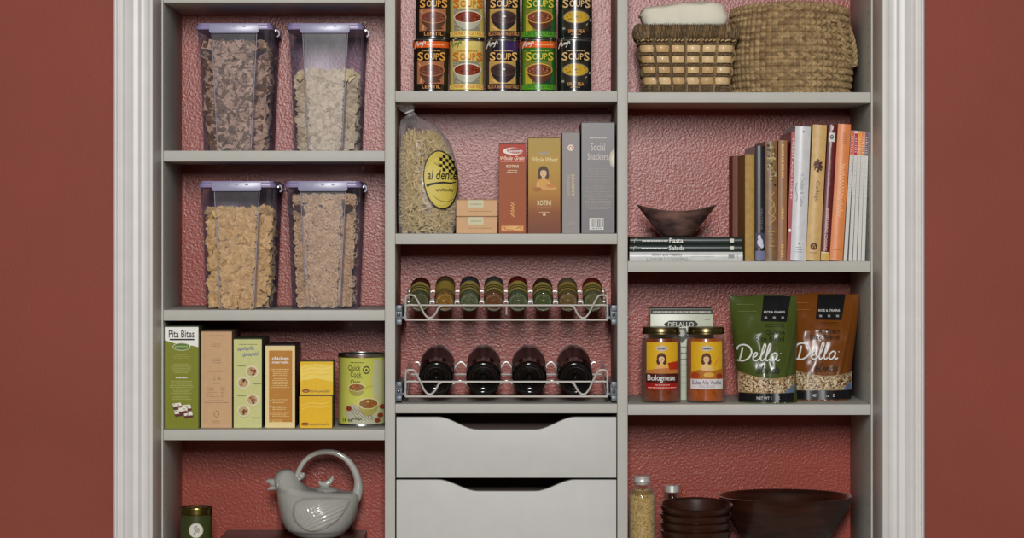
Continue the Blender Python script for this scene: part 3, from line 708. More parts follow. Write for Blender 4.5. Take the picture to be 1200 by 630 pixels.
    if i == 3: a.rect(-19, -8.6, 18, -2.9, gl(92, 168, 40))
    ww = {0: 10, 1: 16, 2: 16.5, 3: 16, 4: 9}[i]
    a.text(name, -ww+1, -8 if i != 4 else -11, ww+1, -4 if i != 4 else -7, gl(*namec if i != 3 else (40, 80, 30)), bold=.012)
    if i == 4: a.lines(-8, -6, 9, -4.6, 1, gl(*namec), .7, 'c')
    a.place(mb, cyl(rl), .0032)
    mb.build('paper_label', root, recalc=False)
    return root
for i in range(5):
    cx = 504.3+i*42.3
    soup_can(i, 0, cx, .03, ZM[0])
    soup_can(i, 1, cx+(2.5 if i == 0 else 1.0 if i == 4 else .6), .033, ZM[0]+61.8*K(.03)+.0004)

# ================================================================== PASTA BAG
def pasta_bag():
    yd = .03; k = K(yd); cx = 499; zb = ZM[1]; oy = PY(zb, yd)
    root = empty('pasta_bag', (X(cx, yd), yd+.055, zb), 'clear bag of short pasta with an oval yellow label and twisted neck', 'bag')
    # outline: (photo y, left x, right x, depth half)
    rows = [(273.6, 467, 530, .040), (271, 465.5, 532.5, .047), (262, 465.2, 534.5, .053), (240, 465.2, 536, .056), (215, 465.3, 537, .056), (195, 465.4, 535.5, .053), (178, 466, 531, .047), (165, 466.2, 525, .040),
            (155, 466.6, 518, .033), (147, 468, 510, .026), (141, 470.5, 500, .018), (137, 473, 491, .012), (134, 476, 487, .008)]
    def ring(row, ins=0, n=40):
        y, a, b, d = row; c = (a+b)/2; w = (b-a)/2*k-ins; d = d-ins; P = []
        for i in range(n):
            t = 2*PI*i/n; cs, sn = math.cos(t), math.sin(t)
            e = .72; P.append(((c-cx)*k+math.copysign(abs(cs)**e, cs)*w, math.copysign(abs(sn)**e, sn)*d, (oy-y)*k))
        return P
    def interp(y):
        for r0, r1 in zip(rows, rows[1:]):
            if r1[0] <= y <= r0[0]:
                t = (r0[0]-y)/(r0[0]-r1[0]); return tuple(p+(q-p)*t for p, q in zip(r0, r1))
        return rows[0]
    FILM = film('clear_pasta_film', (250, 250, 250), (225, 220, 225), 0.05, .5, .2, 1.0, 22, .004, gloss=.10)
    mb = MB(); ys = [273.6, 271]+[268-i*2.6 for i in range(50)]+[136, 134]; V = []; n = 90
    for y in ys:
        if y < 134: continue
        r_ = ring(interp(y), 0, n)
        for j, p in enumerate(r_):
            q = Vector(p); am = .0012+.004*max(0, (200-y)/66)
            q.z += 0; pl = max(0, (182-y)/45)*.0016*math.cos(2*PI*j/n*8+y*.12)
            dv = pl+noise.noise(Vector((p[0]*45, p[1]*45+3, p[2]*25)))*am+noise.noise(Vector((p[0]*120, p[1]*120+3, p[2]*60)))*am*.5
            q.x += dv*math.cos(2*PI*j/n); q.y += dv*math.sin(2*PI*j/n); V.append(q)
        if q: pass
    nr = len(V)//n
    F = [(i*n+j, i*n+(j+1) % n, (i+1)*n+(j+1) % n, (i+1)*n+j) for i in range(nr-1) for j in range(n)]; F.append(tuple(range(n)))
    mb.faces(V, F, FILM)
    # twisted neck and flared tuft
    P = catmull([((481.5-cx)*k, 0, (oy-135)*k), ((480-cx)*k, 0, (oy-131)*k), ((477.5-cx)*k, -.004, (oy-126)*k), ((474.5-cx)*k, -.006, (oy-121.5)*k), ((471.5-cx)*k, -.008, (oy-119.4)*k)], 6)
    V = []; m_ = 24
    for i, p in enumerate(P):
        t = i/(len(P)-1); rr = .0095-.004*math.sin(min(1, t*2.2)*PI)+.012*max(0, t-.4)
        for j in range(m_):
            a = 2*PI*j/m_; w = rr*(1+.28*math.cos(5*a+t*7)); V.append(p+Vector((w*math.cos(a), w*.7*math.sin(a), w*.35*math.cos(a))))
    mb.faces(V, [(i*m_+j, i*m_+(j+1) % m_, (i+1)*m_+(j+1) % m_, (i+1)*m_+j) for i in range(len(P)-1) for j in range(m_)], film('gathered_film', (240, 238, 238), (205, 200, 202), .22, .6, .2, 1.0, 60, .004, gloss=.14))
    mb.build('clear_film', root, recalc=False, angle=80)
    mb = MB(); c = Vector(((478.6-cx)*k, -.002, (oy-129.5)*k))
    mb.tube([c+Vector((.008*math.cos(a*PI/8), .006*math.sin(a*PI/8), .003*math.cos(a*PI/8))) for a in range(16)], .0016, ink(220, 218, 210), 6, True); mb.build('twist_tie', root)
    # label
    mb = MB(); a = Art(k, cx, oy); a.cutv = .006; lc, lr = 516.3, 210.5
    a.ell(lc, lr, 20.3, 34.8, K_, 48, -.10); a.ell(lc, lr, 19.0, 33.3, ink(206, 186, 84), 48, -.10); a.ell(lc-1.5, lr+2, 15.5, 28, ink(214, 196, 92), 40, -.10)
    for i in range(6):
        for j in range(5):
            if (i+j) % 2:
                x = 515+i*3.5; y = 180+j*3.9+i*.8
                if ((x-lc)/18)**2+((y+2-lr)/32.5)**2 < 1: a.poly([(x, y), (x+3.5, y+.8), (x+3.5, y+4.7), (x, y+3.9)], K_)
    a.text('al dente', 500.5, 199, 535.5, 210.5, K_, .2, .012)
    a.stroke([(500, 217.5), (506, 215.5), (518, 213.8), (528, 214.2), (534, 213)], (3.2, 1.0), K_)
    a.scribble(511, 531, 222.5, 4, ink(90, 74, 30), .7, 3); a.stroke([(507, 228), (514, 234), (524, 236), (531, 233)], .6, ink(130, 110, 40)); a.stroke([(509, 190), (514, 194), (513, 190)], .6, ink(130, 110, 40))
    def wrap(u, v, l):
        y = oy-v/k; y = max(136, min(272, y)); row = interp(y); w = (row[2]-row[1])/2*k; c_ = ((row[1]+row[2])/2-cx)*k
        t = max(-.985, min(.985, (u-c_)/w)); cs = abs(t)**(1/.72); sn = math.sqrt(max(0, 1-cs*cs))**.72
        return (u, -(row[3])*sn-.0022-l, v)
    a.place(mb, wrap, .003); mb.build('oval_label', root, recalc=False)
    # pasta
    r = random.Random(8); mb = MB(); cols = tone('dry_pasta', (214, 192, 140), 5, 9, sp=20)
    V = []; ys = [272.5, 262, 245, 225, 205, 190, 178, 170]; n = 30
    for y in ys: V += ring(interp(y), .017, n)
    F = [(i*n+j, i*n+(j+1) % n, (i+1)*n+(j+1) % n, (i+1)*n+j) for i in range(len(ys)-1) for j in range(n)]+[tuple(range(n)), tuple(range((len(ys)-1)*n, len(ys)*n))]
    mb.faces(V, F, mat('dry_pasta_core', (150, 124, 78), .8))
    for i in range(1700):
        y = r.uniform(158, 271.5) if i % 6 else r.uniform(156, 172); row = interp(y); t = r.uniform(PI, 2*PI) if r.random() < .85 else r.uniform(0, PI)
        lay = r.uniform(.008, .013) if y > 172 else r.uniform(.010, .03)
        P = ring(row, lay, 72)[int(t/(2*PI)*72) % 72]; p = Vector(P)
        L = r.uniform(.006, .012); an = r.uniform(0, PI); d = Vector((math.cos(an), r.gauss(0, .2), math.sin(an))); d.normalize()
        nn = d.orthogonal().normalized(); pts = []
        for s in range(5): pts.append(p+d*L*(s/2-1)+nn*.0012*math.sin(s*1.6+i))
        wl = (row[1]-cx)*k+.0035; wr = (row[2]-cx)*k-.0035
        for q in pts: q.x = max(wl, min(wr, q.x))
        mb.tube(pts, r.uniform(.0014, .0021), r.choice(cols[1:]), 5)
    tag(mb.build('dry_pasta', loc=root.location.copy(), recalc=False), 'pale short pasta twists filling the clear bag', 'pasta', kind='stuff')
pasta_bag()

# ================================================================== PULL-OUT RACKS AND BOTTLES
WR = .0019
def rack(label, yb, pfront, pback, yrail, ytop, ydip, centers, rad, cy_front, tilt, dmax, rear_ys):
    """yb bottom rail, yrail main rail, ytop loop top, ydip dip bottom (photo y)"""
    yd0 = .012; z0 = Z(yb, yd0); root = empty('pull_out_rack', (X(593.5, yd0), yd0, z0), label, 'rack', 'chrome pull-out racks'); o = Vector(root.location)
    k = K(yd0)
    def p(px, py, y=0.0): return Vector((X(px, yd0), yd0+y, Z(py, yd0)))-o
    lx, rx = 475.0, 712.0; mid = (lx+rx)/2
    half = [(lx+.5, yrail+8), (lx+.5, ytop+4), (lx+2.5, ytop+.6), (lx+6, ytop), (lx+11, ytop+1.5), (lx+16.5, ytop+(ydip-ytop)*.4), (lx+23, ydip-4), (lx+29, ydip), (lx+35, ydip-4.5), (lx+39, yrail+3), (lx+44, yrail+.2), (lx+50, yrail)]
    full = half+[(2*mid-x, y) for x, y in reversed(half)]
    mb = MB(); pts = catmull([p(x, y, -.004) for x, y in full], 6); mb.tube(pts, WR, CHROME, 8); mb.build('front_rail', root)
    mb = MB()
    for y_ in (0.0, dmax):
        up = math.tan(tilt)*y_
        mb.tube([p(lx+1, yb, y_)+Vector((0, 0, up)), p(rx-1, yb, y_)+Vector((0, 0, up))], WR, CHROME)
    for xx in (lx+1, rx-1): mb.tube([p(xx, yb)+Vector((0, 0, 0)), p(xx, yb, dmax)+Vector((0, 0, math.tan(tilt)*dmax))], WR, CHROME)
    for s, xx in ((1, lx), (-1, rx)):
        mb.tube(catmull([p(xx, yb), p(xx, yrail+3), p(xx+s*1.5, yrail+.6), p(xx+s*4, yrail-.3), p(xx+s*14, yrail)], 5), WR, CHROME)
        mb.tube(catmull([p(xx+s*1.5, ytop+2), p(xx+s*1.5, ytop+2, dmax*.5)+Vector((0, 0, .004)), p(xx+s*1.5, ytop+2, dmax)+Vector((0, 0, .012))], 3), WR, CHROME)
    mb.tube([p(lx+12, yrail, .003), p(rx-12, yrail, .003)], WR*.9, CHROME)
    if len(centers) > 5: mb.tube([p(mid, yrail), p(mid, yrail+11)], WR*.8, CHROME)
    mb.build('frame', root)
    # wavy cradle wires that carry the bottles
    for y_, wave_off in rear_ys:
        zc = Z(cy_front, yd0)-o.z+math.tan(tilt)*y_; rw = rad/math.cos(tilt)+WR*.6
        pts = []; xs = [X(c, yd0)-o.x for c in centers]
        def peak(x, zt): return [Vector((x-.003, y_, zt)), Vector((x+.003, y_, zt))]
        zt = zc-wave_off*k
        al = math.asin(min(.95, wave_off*k/rw))+.25
        pts += peak(xs[0]-(xs[1]-xs[0])/2+.004, zt)
        for i, x in enumerate(xs):
            for a in [PI+al+(PI-2*al)*t/8 for t in range(9)]: pts.append(Vector((x+rw*math.cos(a), y_, zc+rw*math.sin(a))))
            pts += peak((x+xs[i+1])/2 if i+1 < len(xs) else x+(xs[1]-xs[0])/2-.004, zt)
        mb = MB(); mb.tube(catmull(pts, 3), WR*.9, CHROME, 7); mb.build('cradle_wire', root)
    for s, xe in ((-1, X(463, yd0)), (1, X(723.5, yd0))):
        mb = MB(); a = xe-o.x; b = (a+.0135) if s < 0 else (a-.0135); lo, hi = min(a, b), max(a, b)
        zc = Z((yb+yrail)/2+2, yd0)-o.z
        inn = hi if s < 0 else lo
        mb.box(lo+.0003, hi-.0003, .002, .26, zc-.012, zc+.012, GREYP, .0015); mb.box(lo+.002, hi-.001, -.003, .006, zc-.019, zc-.010, GREYP, .001); mb.box(lo+.002, hi-.001, -.004, .004, zc+.006, zc+.017, GREYP, .001)
        mb.ball(((lo+hi)/2, -.003, zc), .0035, STEEL, seg=10)
        mb.tube([Vector((inn-s*-.0005, .01, zc-.006)), Vector((inn-s*.008, .01, zc-.006)), ], .003, GREYP, 6)
        mb.build('slide_bracket', root)
    return root
TS = math.radians(19); TW = math.radians(7.5)
spice_c = [491.5, 520.9, 550, 578.8, 607.2, 636.6, 666, 695.4]
wine_c = [510.7, 566.5, 620.5, 674.7]
rack('shallow chrome wire rack holding eight spice jars, the upper of two racks', 374.6, 0, 0, 357.5, 345.5, 372.3, spice_c, 12*K(.012), 354.5, TS, .10, ((.022, 4), (.075, 4)))
rack('deeper chrome wire rack holding wine bottles, the lower of two racks', 464.3, 0, 0, 447, 433, 461.6, wine_c, 21*K(.012), 443.4, TW, .22, ((.05, 9), (.17, .5)))

GLASSJ = film('spice_glass', (225, 232, 220), (90, 96, 84), 0.05, .5, .05, gloss=.07)
def spice(i, px, name, capc, fillc, labc, ln):
    yd = .014; k = K(yd); r_ = 11.9*k
    root = empty('spice_jar', (X(px, yd), yd+.004, Z(354.5, yd)), name, 'jar', 'spice jars lying in the upper rack')
    root.rotation_euler = (-(PI/2-TS), 0, 0)
    h = ln
    mb = MB(); mb.lathe([(.0001, .003), (r_*.6, .002), (r_-.003, 0), (r_-.0008, .001), (r_, .004), (r_, h*.68), (r_-.002, h*.71), (r_*.8, h*.73)], GLASSJ, 32, cap=False); mb.build('glass_jar', root, angle=50)
    mb = MB(); f = mat('spice_fill_%d' % i, fillc, .8, var=.5, scale=350, bump=.6, bscale=400)
    mb.lathe([(.0001, .005), (r_-.0035, .0045), (r_-.0015, .008), (r_-.0015, h*.66), (r_*.7, h*.70), (.0001, h*.70)], f, 28); mb.build('spice_fill', root)
    mb = MB(); lab = mat('spice_label_%d' % i, labc, .4, var=.05, coat=.2); dk = ink(66, 60, 34); z0, z1 = h*.20, h*.69; R_ = r_+.0003
    prof = [(R_, z0, lab)]
    if i != 1:
        for t in (.25, .50): zz = z0+(z1-z0)*t; prof += [(R_, zz, dk), (R_, zz+.0065, lab)]
    else: zz = z0+(z1-z0)*.12; prof += [(R_, zz, dk), (R_, zz+.002, lab)]
    prof += [(R_, z1)]
    mb.lathe(prof, lab, 32, cap=False); mb.build('paper_label', root)
    mb = MB(); c = mat('spice_cap_%d' % i, capc, .3, var=.05); mb.lathe([(r_*.98, h*.72), (r_*1.0, h*.73), (r_*1.0, h*.97), (r_*.94, h), (.0001, h)], c, 36); mb.build('cap', root)
OL = (178, 162, 84)
sp = [('leftmost spice jar, dark red cap and olive label', (70, 24, 20), (110, 104, 74), OL, .088),
      ('second spice jar from the left, filled with golden orange spice', (82, 66, 40), (190, 130, 50), (168, 146, 66), .098),
      ('third spice jar from the left, with a slate grey cap', (52, 56, 64), (120, 124, 98), OL, .097),
      ('fourth spice jar from the left, with reddish brown contents and grey cap', (66, 66, 66), (150, 88, 52), OL, .096),
      ('fifth spice jar from the left, with dark red cap and grey-green contents', (90, 26, 20), (110, 116, 84), OL, .098),
      ('sixth spice jar from the left, short with a dark cap and green contents', (60, 40, 34), (104, 112, 66), OL, .086),
      ('seventh spice jar from the left, with plain tan label and brown spice', (104, 92, 66), (150, 110, 66), (172, 148, 74), .088),
      ('rightmost spice jar, with dark red cap and tan-green contents', (96, 30, 24), (128, 120, 84), OL, .088)]
for i, (nm, c, f, l, ln) in enumerate(sp): spice(i, spice_c[i], nm, c, f, l, ln)

BOTTLE = mat('dark_wine_glass', (13, 11, 11), .1, var=.2, scale=20, spec=.35)
FOIL = mat('black_foil', (30, 26, 28), .4, metal=.5)
wine0 = None
for i, px in enumerate(wine_c):
    yd = .014; k = K(yd); r_ = 21*k
    lab = ['leftmost dark wine bottle, base forward in the lower rack', 'second dark wine bottle from the left in the lower rack', 'third dark wine bottle from the left in the lower rack', 'rightmost dark wine bottle, base forward in the lower rack'][i]
    if wine0 is None:
        root = empty('wine_bottle', (0, 0, 0), lab, 'bottle', 'wine bottles lying in the lower rack')
        r_ = 20.3*k
        mb = MB(); mb.lathe([(.0001, .014), (r_*.22, .012), (r_*.34, .006), (r_*.5, .0055), (r_*.56, .0035), (r_*.68, .0035), (r_*.72, .001), (r_*.82, 0), (r_*.92, .0008), (r_*.985, .004), (r_, .008), (r_, .175), (r_*.97, .187), (r_*.86, .200), (r_*.66, .212), (r_*.48, .222), (r_*.43, .235), (r_*.41, .255)], BOTTLE, 56, cap=False)
        mb.build('glass_bottle', root, angle=60)
        mb = MB(); mb.lathe([(r_*.43, .225), (r_*.43, .262), (r_*.46, .263), (r_*.46, .270), (r_*.42, .272), (.0001, .272)], FOIL, 30); mb.build('foil_neck', root)
        mb = MB(); mb.lathe([(r_+.0003, .05), (r_+.0003, .15)], mat('wine_label_dark', (44, 16, 18), .4), 48, cap=False); mb.build('paper_label', root)
        wine0 = root; o = root
    else: o = copy_tree(wine0); o['label'] = lab
    o.location = (X(px, yd), yd+.002, Z(443.4, yd)); o.rotation_euler = (-(PI/2-TW), 0, R.uniform(0, 0))

# ================================================================== BASKETS
def rrect(w, d, r, n=8):
    """rounded rectangle as equally spaced points with outward normals, starting front-left going right (counterclockwise)"""
    P = []
    segs = [((-w+r, -d), (w-r, -d), (0, -1)), None, ((w, -d+r), (w, d-r), (1, 0)), None, ((w-r, d), (-w+r, d), (0, 1)), None, ((-w, d-r), (-w, -d+r), (-1, 0)), None]
    cs = [(w-r, -d+r, -90), (w-r, d-r, 0), (-w+r, d-r, 90), (-w+r, -d+r, 180)]; ci = 0
    for s in segs:
        if s:
            a, b, nn = s; L = math.hypot(b[0]-a[0], b[1]-a[1]); m_ = max(2, int(L/.002))
            for i in range(m_): P.append((a[0]+(b[0]-a[0])*i/m_, a[1]+(b[1]-a[1])*i/m_, nn[0], nn[1]))
        else:
            cx_, cy_, a0 = cs[ci]; ci += 1
            for i in range(n): t = math.radians(a0+90*i/n); P.append((cx_+r*math.cos(t), cy_+r*math.sin(t), math.cos(t), math.sin(t)))
    return P
def small_basket():
    yd = .004; k = K(yd); cx = 806.5; zb = ZR[0]; oy = PY(zb, yd); h = (oy-30)*k; dh = .048
    root = empty('wicker_basket', (X(cx, yd), yd+dh+.012, zb), 'small tapered wicker basket of pale splints and dark seagrass with a thick rim', 'basket')
    def pt(s, z, off=0.0):      # s in 0..1 around the perimeter
        t = z/h; w = (49+9*t)*k; d = dh*(.86+.14*t); P = rrect(w, d, .02); f = (s % 1)*len(P); i = int(f) % len(P); j = (i+1) % len(P); q = f-int(f)
        x = P[i][0]*(1-q)+P[j][0]*q; y = P[i][1]*(1-q)+P[j][1]*q; nx = P[i][2]*(1-q)+P[j][2]*q; ny = P[i][3]*(1-q)+P[j][3]*q
        return Vector((x+nx*off, y+ny*off, z))
    seag = [mat('seagrass_%d' % i, c, .8, var=.3, scale=150) for i, c in enumerate(((118, 96, 66), (96, 78, 54), (140, 116, 80)))]
    spl = [mat('pale_splint_%d' % i, c, .5, var=.12, scale=80, coat=.15) for i, c in enumerate(((208, 176, 124), (196, 160, 106), (216, 186, 136)))]
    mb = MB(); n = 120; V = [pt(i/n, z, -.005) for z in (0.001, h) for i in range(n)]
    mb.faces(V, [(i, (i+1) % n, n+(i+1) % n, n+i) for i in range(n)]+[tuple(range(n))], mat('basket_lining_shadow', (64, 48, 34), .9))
    nv = 15; r = random.Random(5)
    rows = [(.0, 0), (.13, 1), (.27, 1), (.43, 1), (.59, 1), (.75, 0)]   # splint rows
    def band(z0, z1, m, s0, s1, bulge, off=0.0):
        ns, nz = 8, 4; V = []
        for a in range(nz+1):
            for b in range(ns+1):
                u = b/ns; v = a/nz
                V.append(pt(s0+(s1-s0)*u, z0+(z1-z0)*v, off+bulge*math.sin(PI*u)+.0012*math.sin(PI*v)))
        mb.faces(V, [(a*(ns+1)+b, a*(ns+1)+b+1, (a+1)*(ns+1)+b+1, (a+1)*(ns+1)+b) for a in range(nz) for b in range(ns)], m)
    for zr in (.13, .29, .45, .61):
        for i in range(nv): band(h*(zr), h*(zr+.105), r.choice(spl), (i+.07)/nv+.013, (i+.93)/nv+.013, .003, -.001)
    for i in range(nv):
        s = i/nv+.013
        for dx in (-.003, 0.003):
            pts = [pt(s+dx*.6+.0015*math.sin(t*.9), h*t/24, .0022*math.sin(t*1.05)+.001) for t in range(0, 25)]; mb.tube(pts, .0025, r.choice(seag), 5)
    def rope(z, off, rr, strands=2, tw=60, m=seag):
        for q in range(strands):
            pts = []
            for i in range(240):
                s = i/240; a = s*2*PI*tw+q*2*PI/strands; pts.append(pt(s, z+rr*.8*math.sin(a), off+rr*.8*math.cos(a)))
            mb.tube(pts, rr, m[q % 3], 5, True)
    for z in (.02, .055, .09, .26, .42, .58, .74): rope(h*z, .0015, .0017)
    rope(h*.79, .002, .0016, m=[spl[0], seag[1], seag[0]]); rope(h*.83, .002, .0018)
    mb.build('woven_body', root, recalc=True)
    mb = MB()   # thick rim wrapped in seagrass
    n, m_ = 1500, 12; V = []; zc = h-.010
    for i in range(n):
        for j in range(m_):
            a = 2*PI*j/m_; ph = i/n*170*PI*2+a*1.0+2*noise.noise(Vector((i*.02, a, 0))); rr = 1+.17*math.sin(ph)+.12*noise.noise(Vector((i*.05, a*2, 3)))
            V.append(pt(i/n, zc, 0)+ (pt(i/n, zc, 1)-pt(i/n, zc, 0)).normalized()*(.0065*rr*math.cos(a)+.002)+Vector((0, 0, .0135*rr*math.sin(a))))
    fs = {}
    for i in range(n):
        for j in range(m_): fs.setdefault(int(i/n*170+j/m_) * 7 % 11 % 3, []).append((i*m_+j, ((i+1) % n)*m_+j, ((i+1) % n)*m_+(j+1) % m_, i*m_+(j+1) % m_))
    vs = [mb.bm.verts.new(v) for v in V]
    for q, L in fs.items():
        ii = mb.mi(seag[q])
        for f in L: fc = mb.bm.faces.new([vs[t] for t in f]); fc.material_index = ii; fc.smooth = True
    mb.build('wrapped_rim', root, angle=60)
    # folded cloth inside
    mb = MB(); cl = mat('cream_cloth', (226, 222, 202), .8, var=.04, scale=30, bump=.3, bscale=300)
    nu, nv2 = 72, 24; V = []
    for a in range(nv2+1):
        ph = -PI/2+PI*a/nv2
        for b in range(nu):
            th = 2*PI*b/nu; e1, e2 = .45, .5
            def sp_(v, e): return math.copysign(abs(v)**e, v)
            x = sp_(math.cos(ph), e1)*sp_(math.cos(th), e2); y = sp_(math.cos(ph), e1)*sp_(math.sin(th), e2); z = sp_(math.sin(ph), e1)
            zz = z*.025+.002; shear = x*.006 if z > 0 else 0
            fold = .0042*math.sin(z*7+x*2.2+noise.noise(Vector((x*2, y*2, z)))*3)
            px = x*(.082+.0*z)+fold*.3; py_ = y*(.040+fold); nz = noise.noise(Vector((x*2.5, y*2.5, z*1.5)))*.004
            V.append((px-.004*(1 if z > 0 else 0), py_+(fold if y < 0 else -fold), zz+shear*(1.0)+nz-.004*x*x*(1 if z > 0 else 0)))
    F = [(a*nu+b, a*nu+(b+1) % nu, (a+1)*nu+(b+1) % nu, (a+1)*nu+b) for a in range(nv2) for b in range(nu)]
    mb.faces(V, F, cl); bmesh.ops.remove_doubles(mb.bm, verts=mb.bm.verts[:], dist=1e-5)
    tag(mb.build('folded_cloth', loc=(X(804, yd), yd+dh+.010, Z(18, yd)), angle=70), 'folded cream cloth tucked in the small wicker basket', 'cloth')
small_basket()

def round_basket():
    yd = .05; k = K(yd); cx = 933; zb = ZR[0]; h = (PY(zb, yd)-9)*k
    ry = .112; root = empty('round_basket', (X(cx, yd), yd+ry+.006, zb), 'large round braided straw basket with a rope handle on its right side', 'basket')
    straw = [mat('braided_straw_%d' % i, c, .75, var=.25, scale=140) for i, c in enumerate(((158, 132, 92), (146, 120, 82), (170, 144, 102), (132, 108, 74)))]
    rowsn = 13; n = 520; per = 8; NV = rowsn*per; V = []; sec = 65
    def rad(z):
        t = z/h; return (72.5+4.5*math.sin(PI*min(1, t*1.05))-1.5*t)*k
    def top(th): return h*(1-.055*math.sin(th))
    for a in range(NV+1):
        for b in range(n):
            th = 2*PI*b/n; z = top(th)*a/NV; rr = rad(z)
            row = a/per; fr = row-int(row); ph = th/(2*PI)*sec
            d = math.sqrt(max(0, math.sin(PI*fr)))*.0045
            sd = (fr-.5); v = math.sin(2*PI*(ph+abs(sd)*.9)); d += .0022*v*math.sin(PI*fr)
            if abs(fr-.5) < .13 : d -= .0008
            c, s = math.cos(th), math.sin(th); V.append(((rr-.004+d)*c, (rr-.004+d)*s*ry/(rad(h/2)), z))
    vs = [root and None]*0
    mb = MB(); vs = [mb.bm.verts.new(v) for v in V]; r = random.Random(4); cache = {}
    for a in range(NV):
        for b in range(n):
            row = (a+.5)/per; fr = row-int(row); ph = b/n*sec+abs(fr-.5)*.9; key = (int(row), int(ph), fr > .5)
            if key not in cache: cache[key] = mb.mi(r.choice(straw))
            f = mb.bm.faces.new((vs[a*n+b], vs[a*n+(b+1) % n], vs[(a+1)*n+(b+1) % n], vs[(a+1)*n+b])); f.material_index = cache[key]; f.smooth = True
    f = mb.bm.faces.new(vs[:n]); f.material_index = 0
    mb.build('braided_body', root, recalc=False, angle=80)
    mb = MB()
    for q in range(3):
        pts = []
        for i in range(420):
            th = 2*PI*i/420; a = th*55+q*2*PI/3; z = top(th); rr = rad(z)-.004
            pts.append(((rr+.003*math.cos(a))*math.cos(th), (rr+.003*math.cos(a))*math.sin(th)*ry/rad(h/2), z+.003*math.sin(a)))
        mb.tube(pts, .0026, straw[q], 5, True)
    mb.build('braided_rim', root)
    for sgn, th0 in ((1, -.50),):
        path = [((978-cx), 22), ((986-cx), 25), ((990-cx), 38), ((994-cx), 56), ((1001-cx), 70), ((1008-cx), 73), ((1008.5-cx), 58), ((1006-cx), 42), ((1002-cx), 30), ((1000-cx), 24)]
        base = []
        for i, (x, y) in enumerate(path):
            xx = x*k; z = Z(y, yd)-zb; rr = rad(min(z, h)); t = min(1, abs(xx)/rr); 
            yy = -math.sqrt(max(0, 1-t*t))*ry-.006 if i < 5 else -.028-.012*(9-i)/5
            base.append(Vector((xx, yy, z)))
        base = catmull(base, 14); mb = MB()
        for q in range(2):
            pts = []
            for i, p in enumerate(base):
                a = i*.62+q*PI; pts.append(p+Vector((.0028*math.cos(a), .0028*math.sin(a)*.6, .0028*math.sin(a)*.4)))
            mb.tube(pts, .0030, straw[q*2], 6)
        mb.build('rope_handle', root)
round_basket()

# ================================================================== BOOKS
PAGE = mat('book_pages', (226, 216, 192), .8, var=.12, scale=300, stretch=(6, .2, .2))
def book(name, label, w_px, h_px, zb, x_right, yd, dp, cover, art=None, lean=0.0, group='standing cookbooks', yoff=0.0, round_=.25):
    """upright book, spine to the front, origin at its lower right corner"""
    k = K(yd); w = w_px*k; h = h_px*k
    root = empty(name, (X(x_right, yd), yd, zb), label, 'book', group); root.rotation_euler.y = math.radians(lean)
    bulge = w*round_*.4; P = []
    n = 8
    for i in range(n+1): t = i/n; P.append((-w+w*t, bulge*(1-math.sin(PI*t)) if round_ else 0))
    tt = min(.0025, w*.2)
    out = P+[(0, dp), (-tt, dp), (-tt, .006+bulge), (-w+tt, .006+bulge), (-w+tt, dp), (-w, dp)]
    mb = MB(); mb.prism(out, 'z', 0, h, cover)
    if art:
        a = Art(k, w_px*0+0, 0); art(a, -w_px, -h_px, 0, 0)
        a.place(mb, lambda u, v, l: (u, (bulge*(1-math.sin(PI*max(0, min(1, (u+w)/w)))) if round_ else 0)-l, v), w/5 if round_ else None)
    mb.build('cover', root, recalc=False)
    mb = MB(); mb.box(-w+tt+.0002, -tt-.0002, .0065+bulge, dp-.004, .003, h-.003, PAGE); mb.build('pages', root)
    return root
zb = ZR[1]
def b_px(yd): return PY(zb, yd)
# hidden-back brown volume, then the row from left to right
def vtext(s, x0, x1, y0, y1, c, **kw): return lambda a: a.text(s, x0, y0, x1, y1, c, rot=-90, **kw)
book('cookbook', 'plain reddish brown book standing at the left end, set furthest back', 15, 122, zb, 873.7, .20, .085, mat('brown_cloth_cover', (120, 62, 42), .6), None)
def a_b(a, x0, y0, x1, y1): a.stroke([(x0+5, y0+4), (x0+5, -4)], .4, ink(146, 112, 40), 0)
book('cookbook', 'mustard yellow blank-spined book, left of the black one', 11, 125, zb, 884.2, .03, .155, mat('mustard_cover', (172, 136, 62), .6, var=.15, scale=90), a_b)
def a_c(a, x0, y0, x1, y1):
    a.scribble_v = None; a.lines(x0+4, y0+72, x0+9, y0+98, 12, ink(120, 116, 130), .9, 'j', 4)
    a.rect(x0+.6, -33, x1-.6, -16, ink(70, 68, 86)); 
    for (x, y, rx, ry) in ((x0+6, -22, 3.4, 5), (x0+5, -28, 2, 3), (x0+8, -18, 2, 3)): a.ell(x, y, rx, ry, ink(206, 208, 220), 12)
    a.rect(x0+.6, -12, x1-.6, -1, ink(116, 116, 150))
book('cookbook', 'black book with a pale blue picture at the foot of its spine', 12, 135, zb, 896.8, .03, .21, mat('black_jacket', (34, 30, 34), .3), a_c)
def a_d(a, x0, y0, x1, y1):
    q = random.Random(7)
    for _ in range(45): x = q.uniform(x0+1.5, x1-2); y = q.uniform(y0+4, y0+52); a.ell(x, y, q.uniform(.5, 1.6), q.uniform(.8, 2.6), ink(*q.choice(((190, 176, 120), (60, 50, 30), (150, 130, 80), (96, 84, 40)))), 8, q.uniform(0, 3))
    g = ink(190, 152, 96)
    a.stroke([(x0+10, y0+60), (x0+4, y0+68), (x0+10, y0+74), (x0+3, y0+84), (x0+11, y0+90), (x0+4, y0+98)], 1.3, g); a.stroke([(x0+4, y0+62), (x0+11, y0+80), (x0+6, y0+92)], .9, g); a.rect(x0+3, -35, x1-3, -34, g); a.rect(x0+3, -18, x1-3, -17, g); a.lines(x0+4, -32, x1-4, -20, 5, g, .9)
book('cookbook', 'brown book with a gold mottled pattern on the spine, beside the black one', 13.6, 140.5, zb, 910.8, .03, .21, mat('bronze_jacket', (126, 92, 56), .4, var=.2, scale=60), a_d)
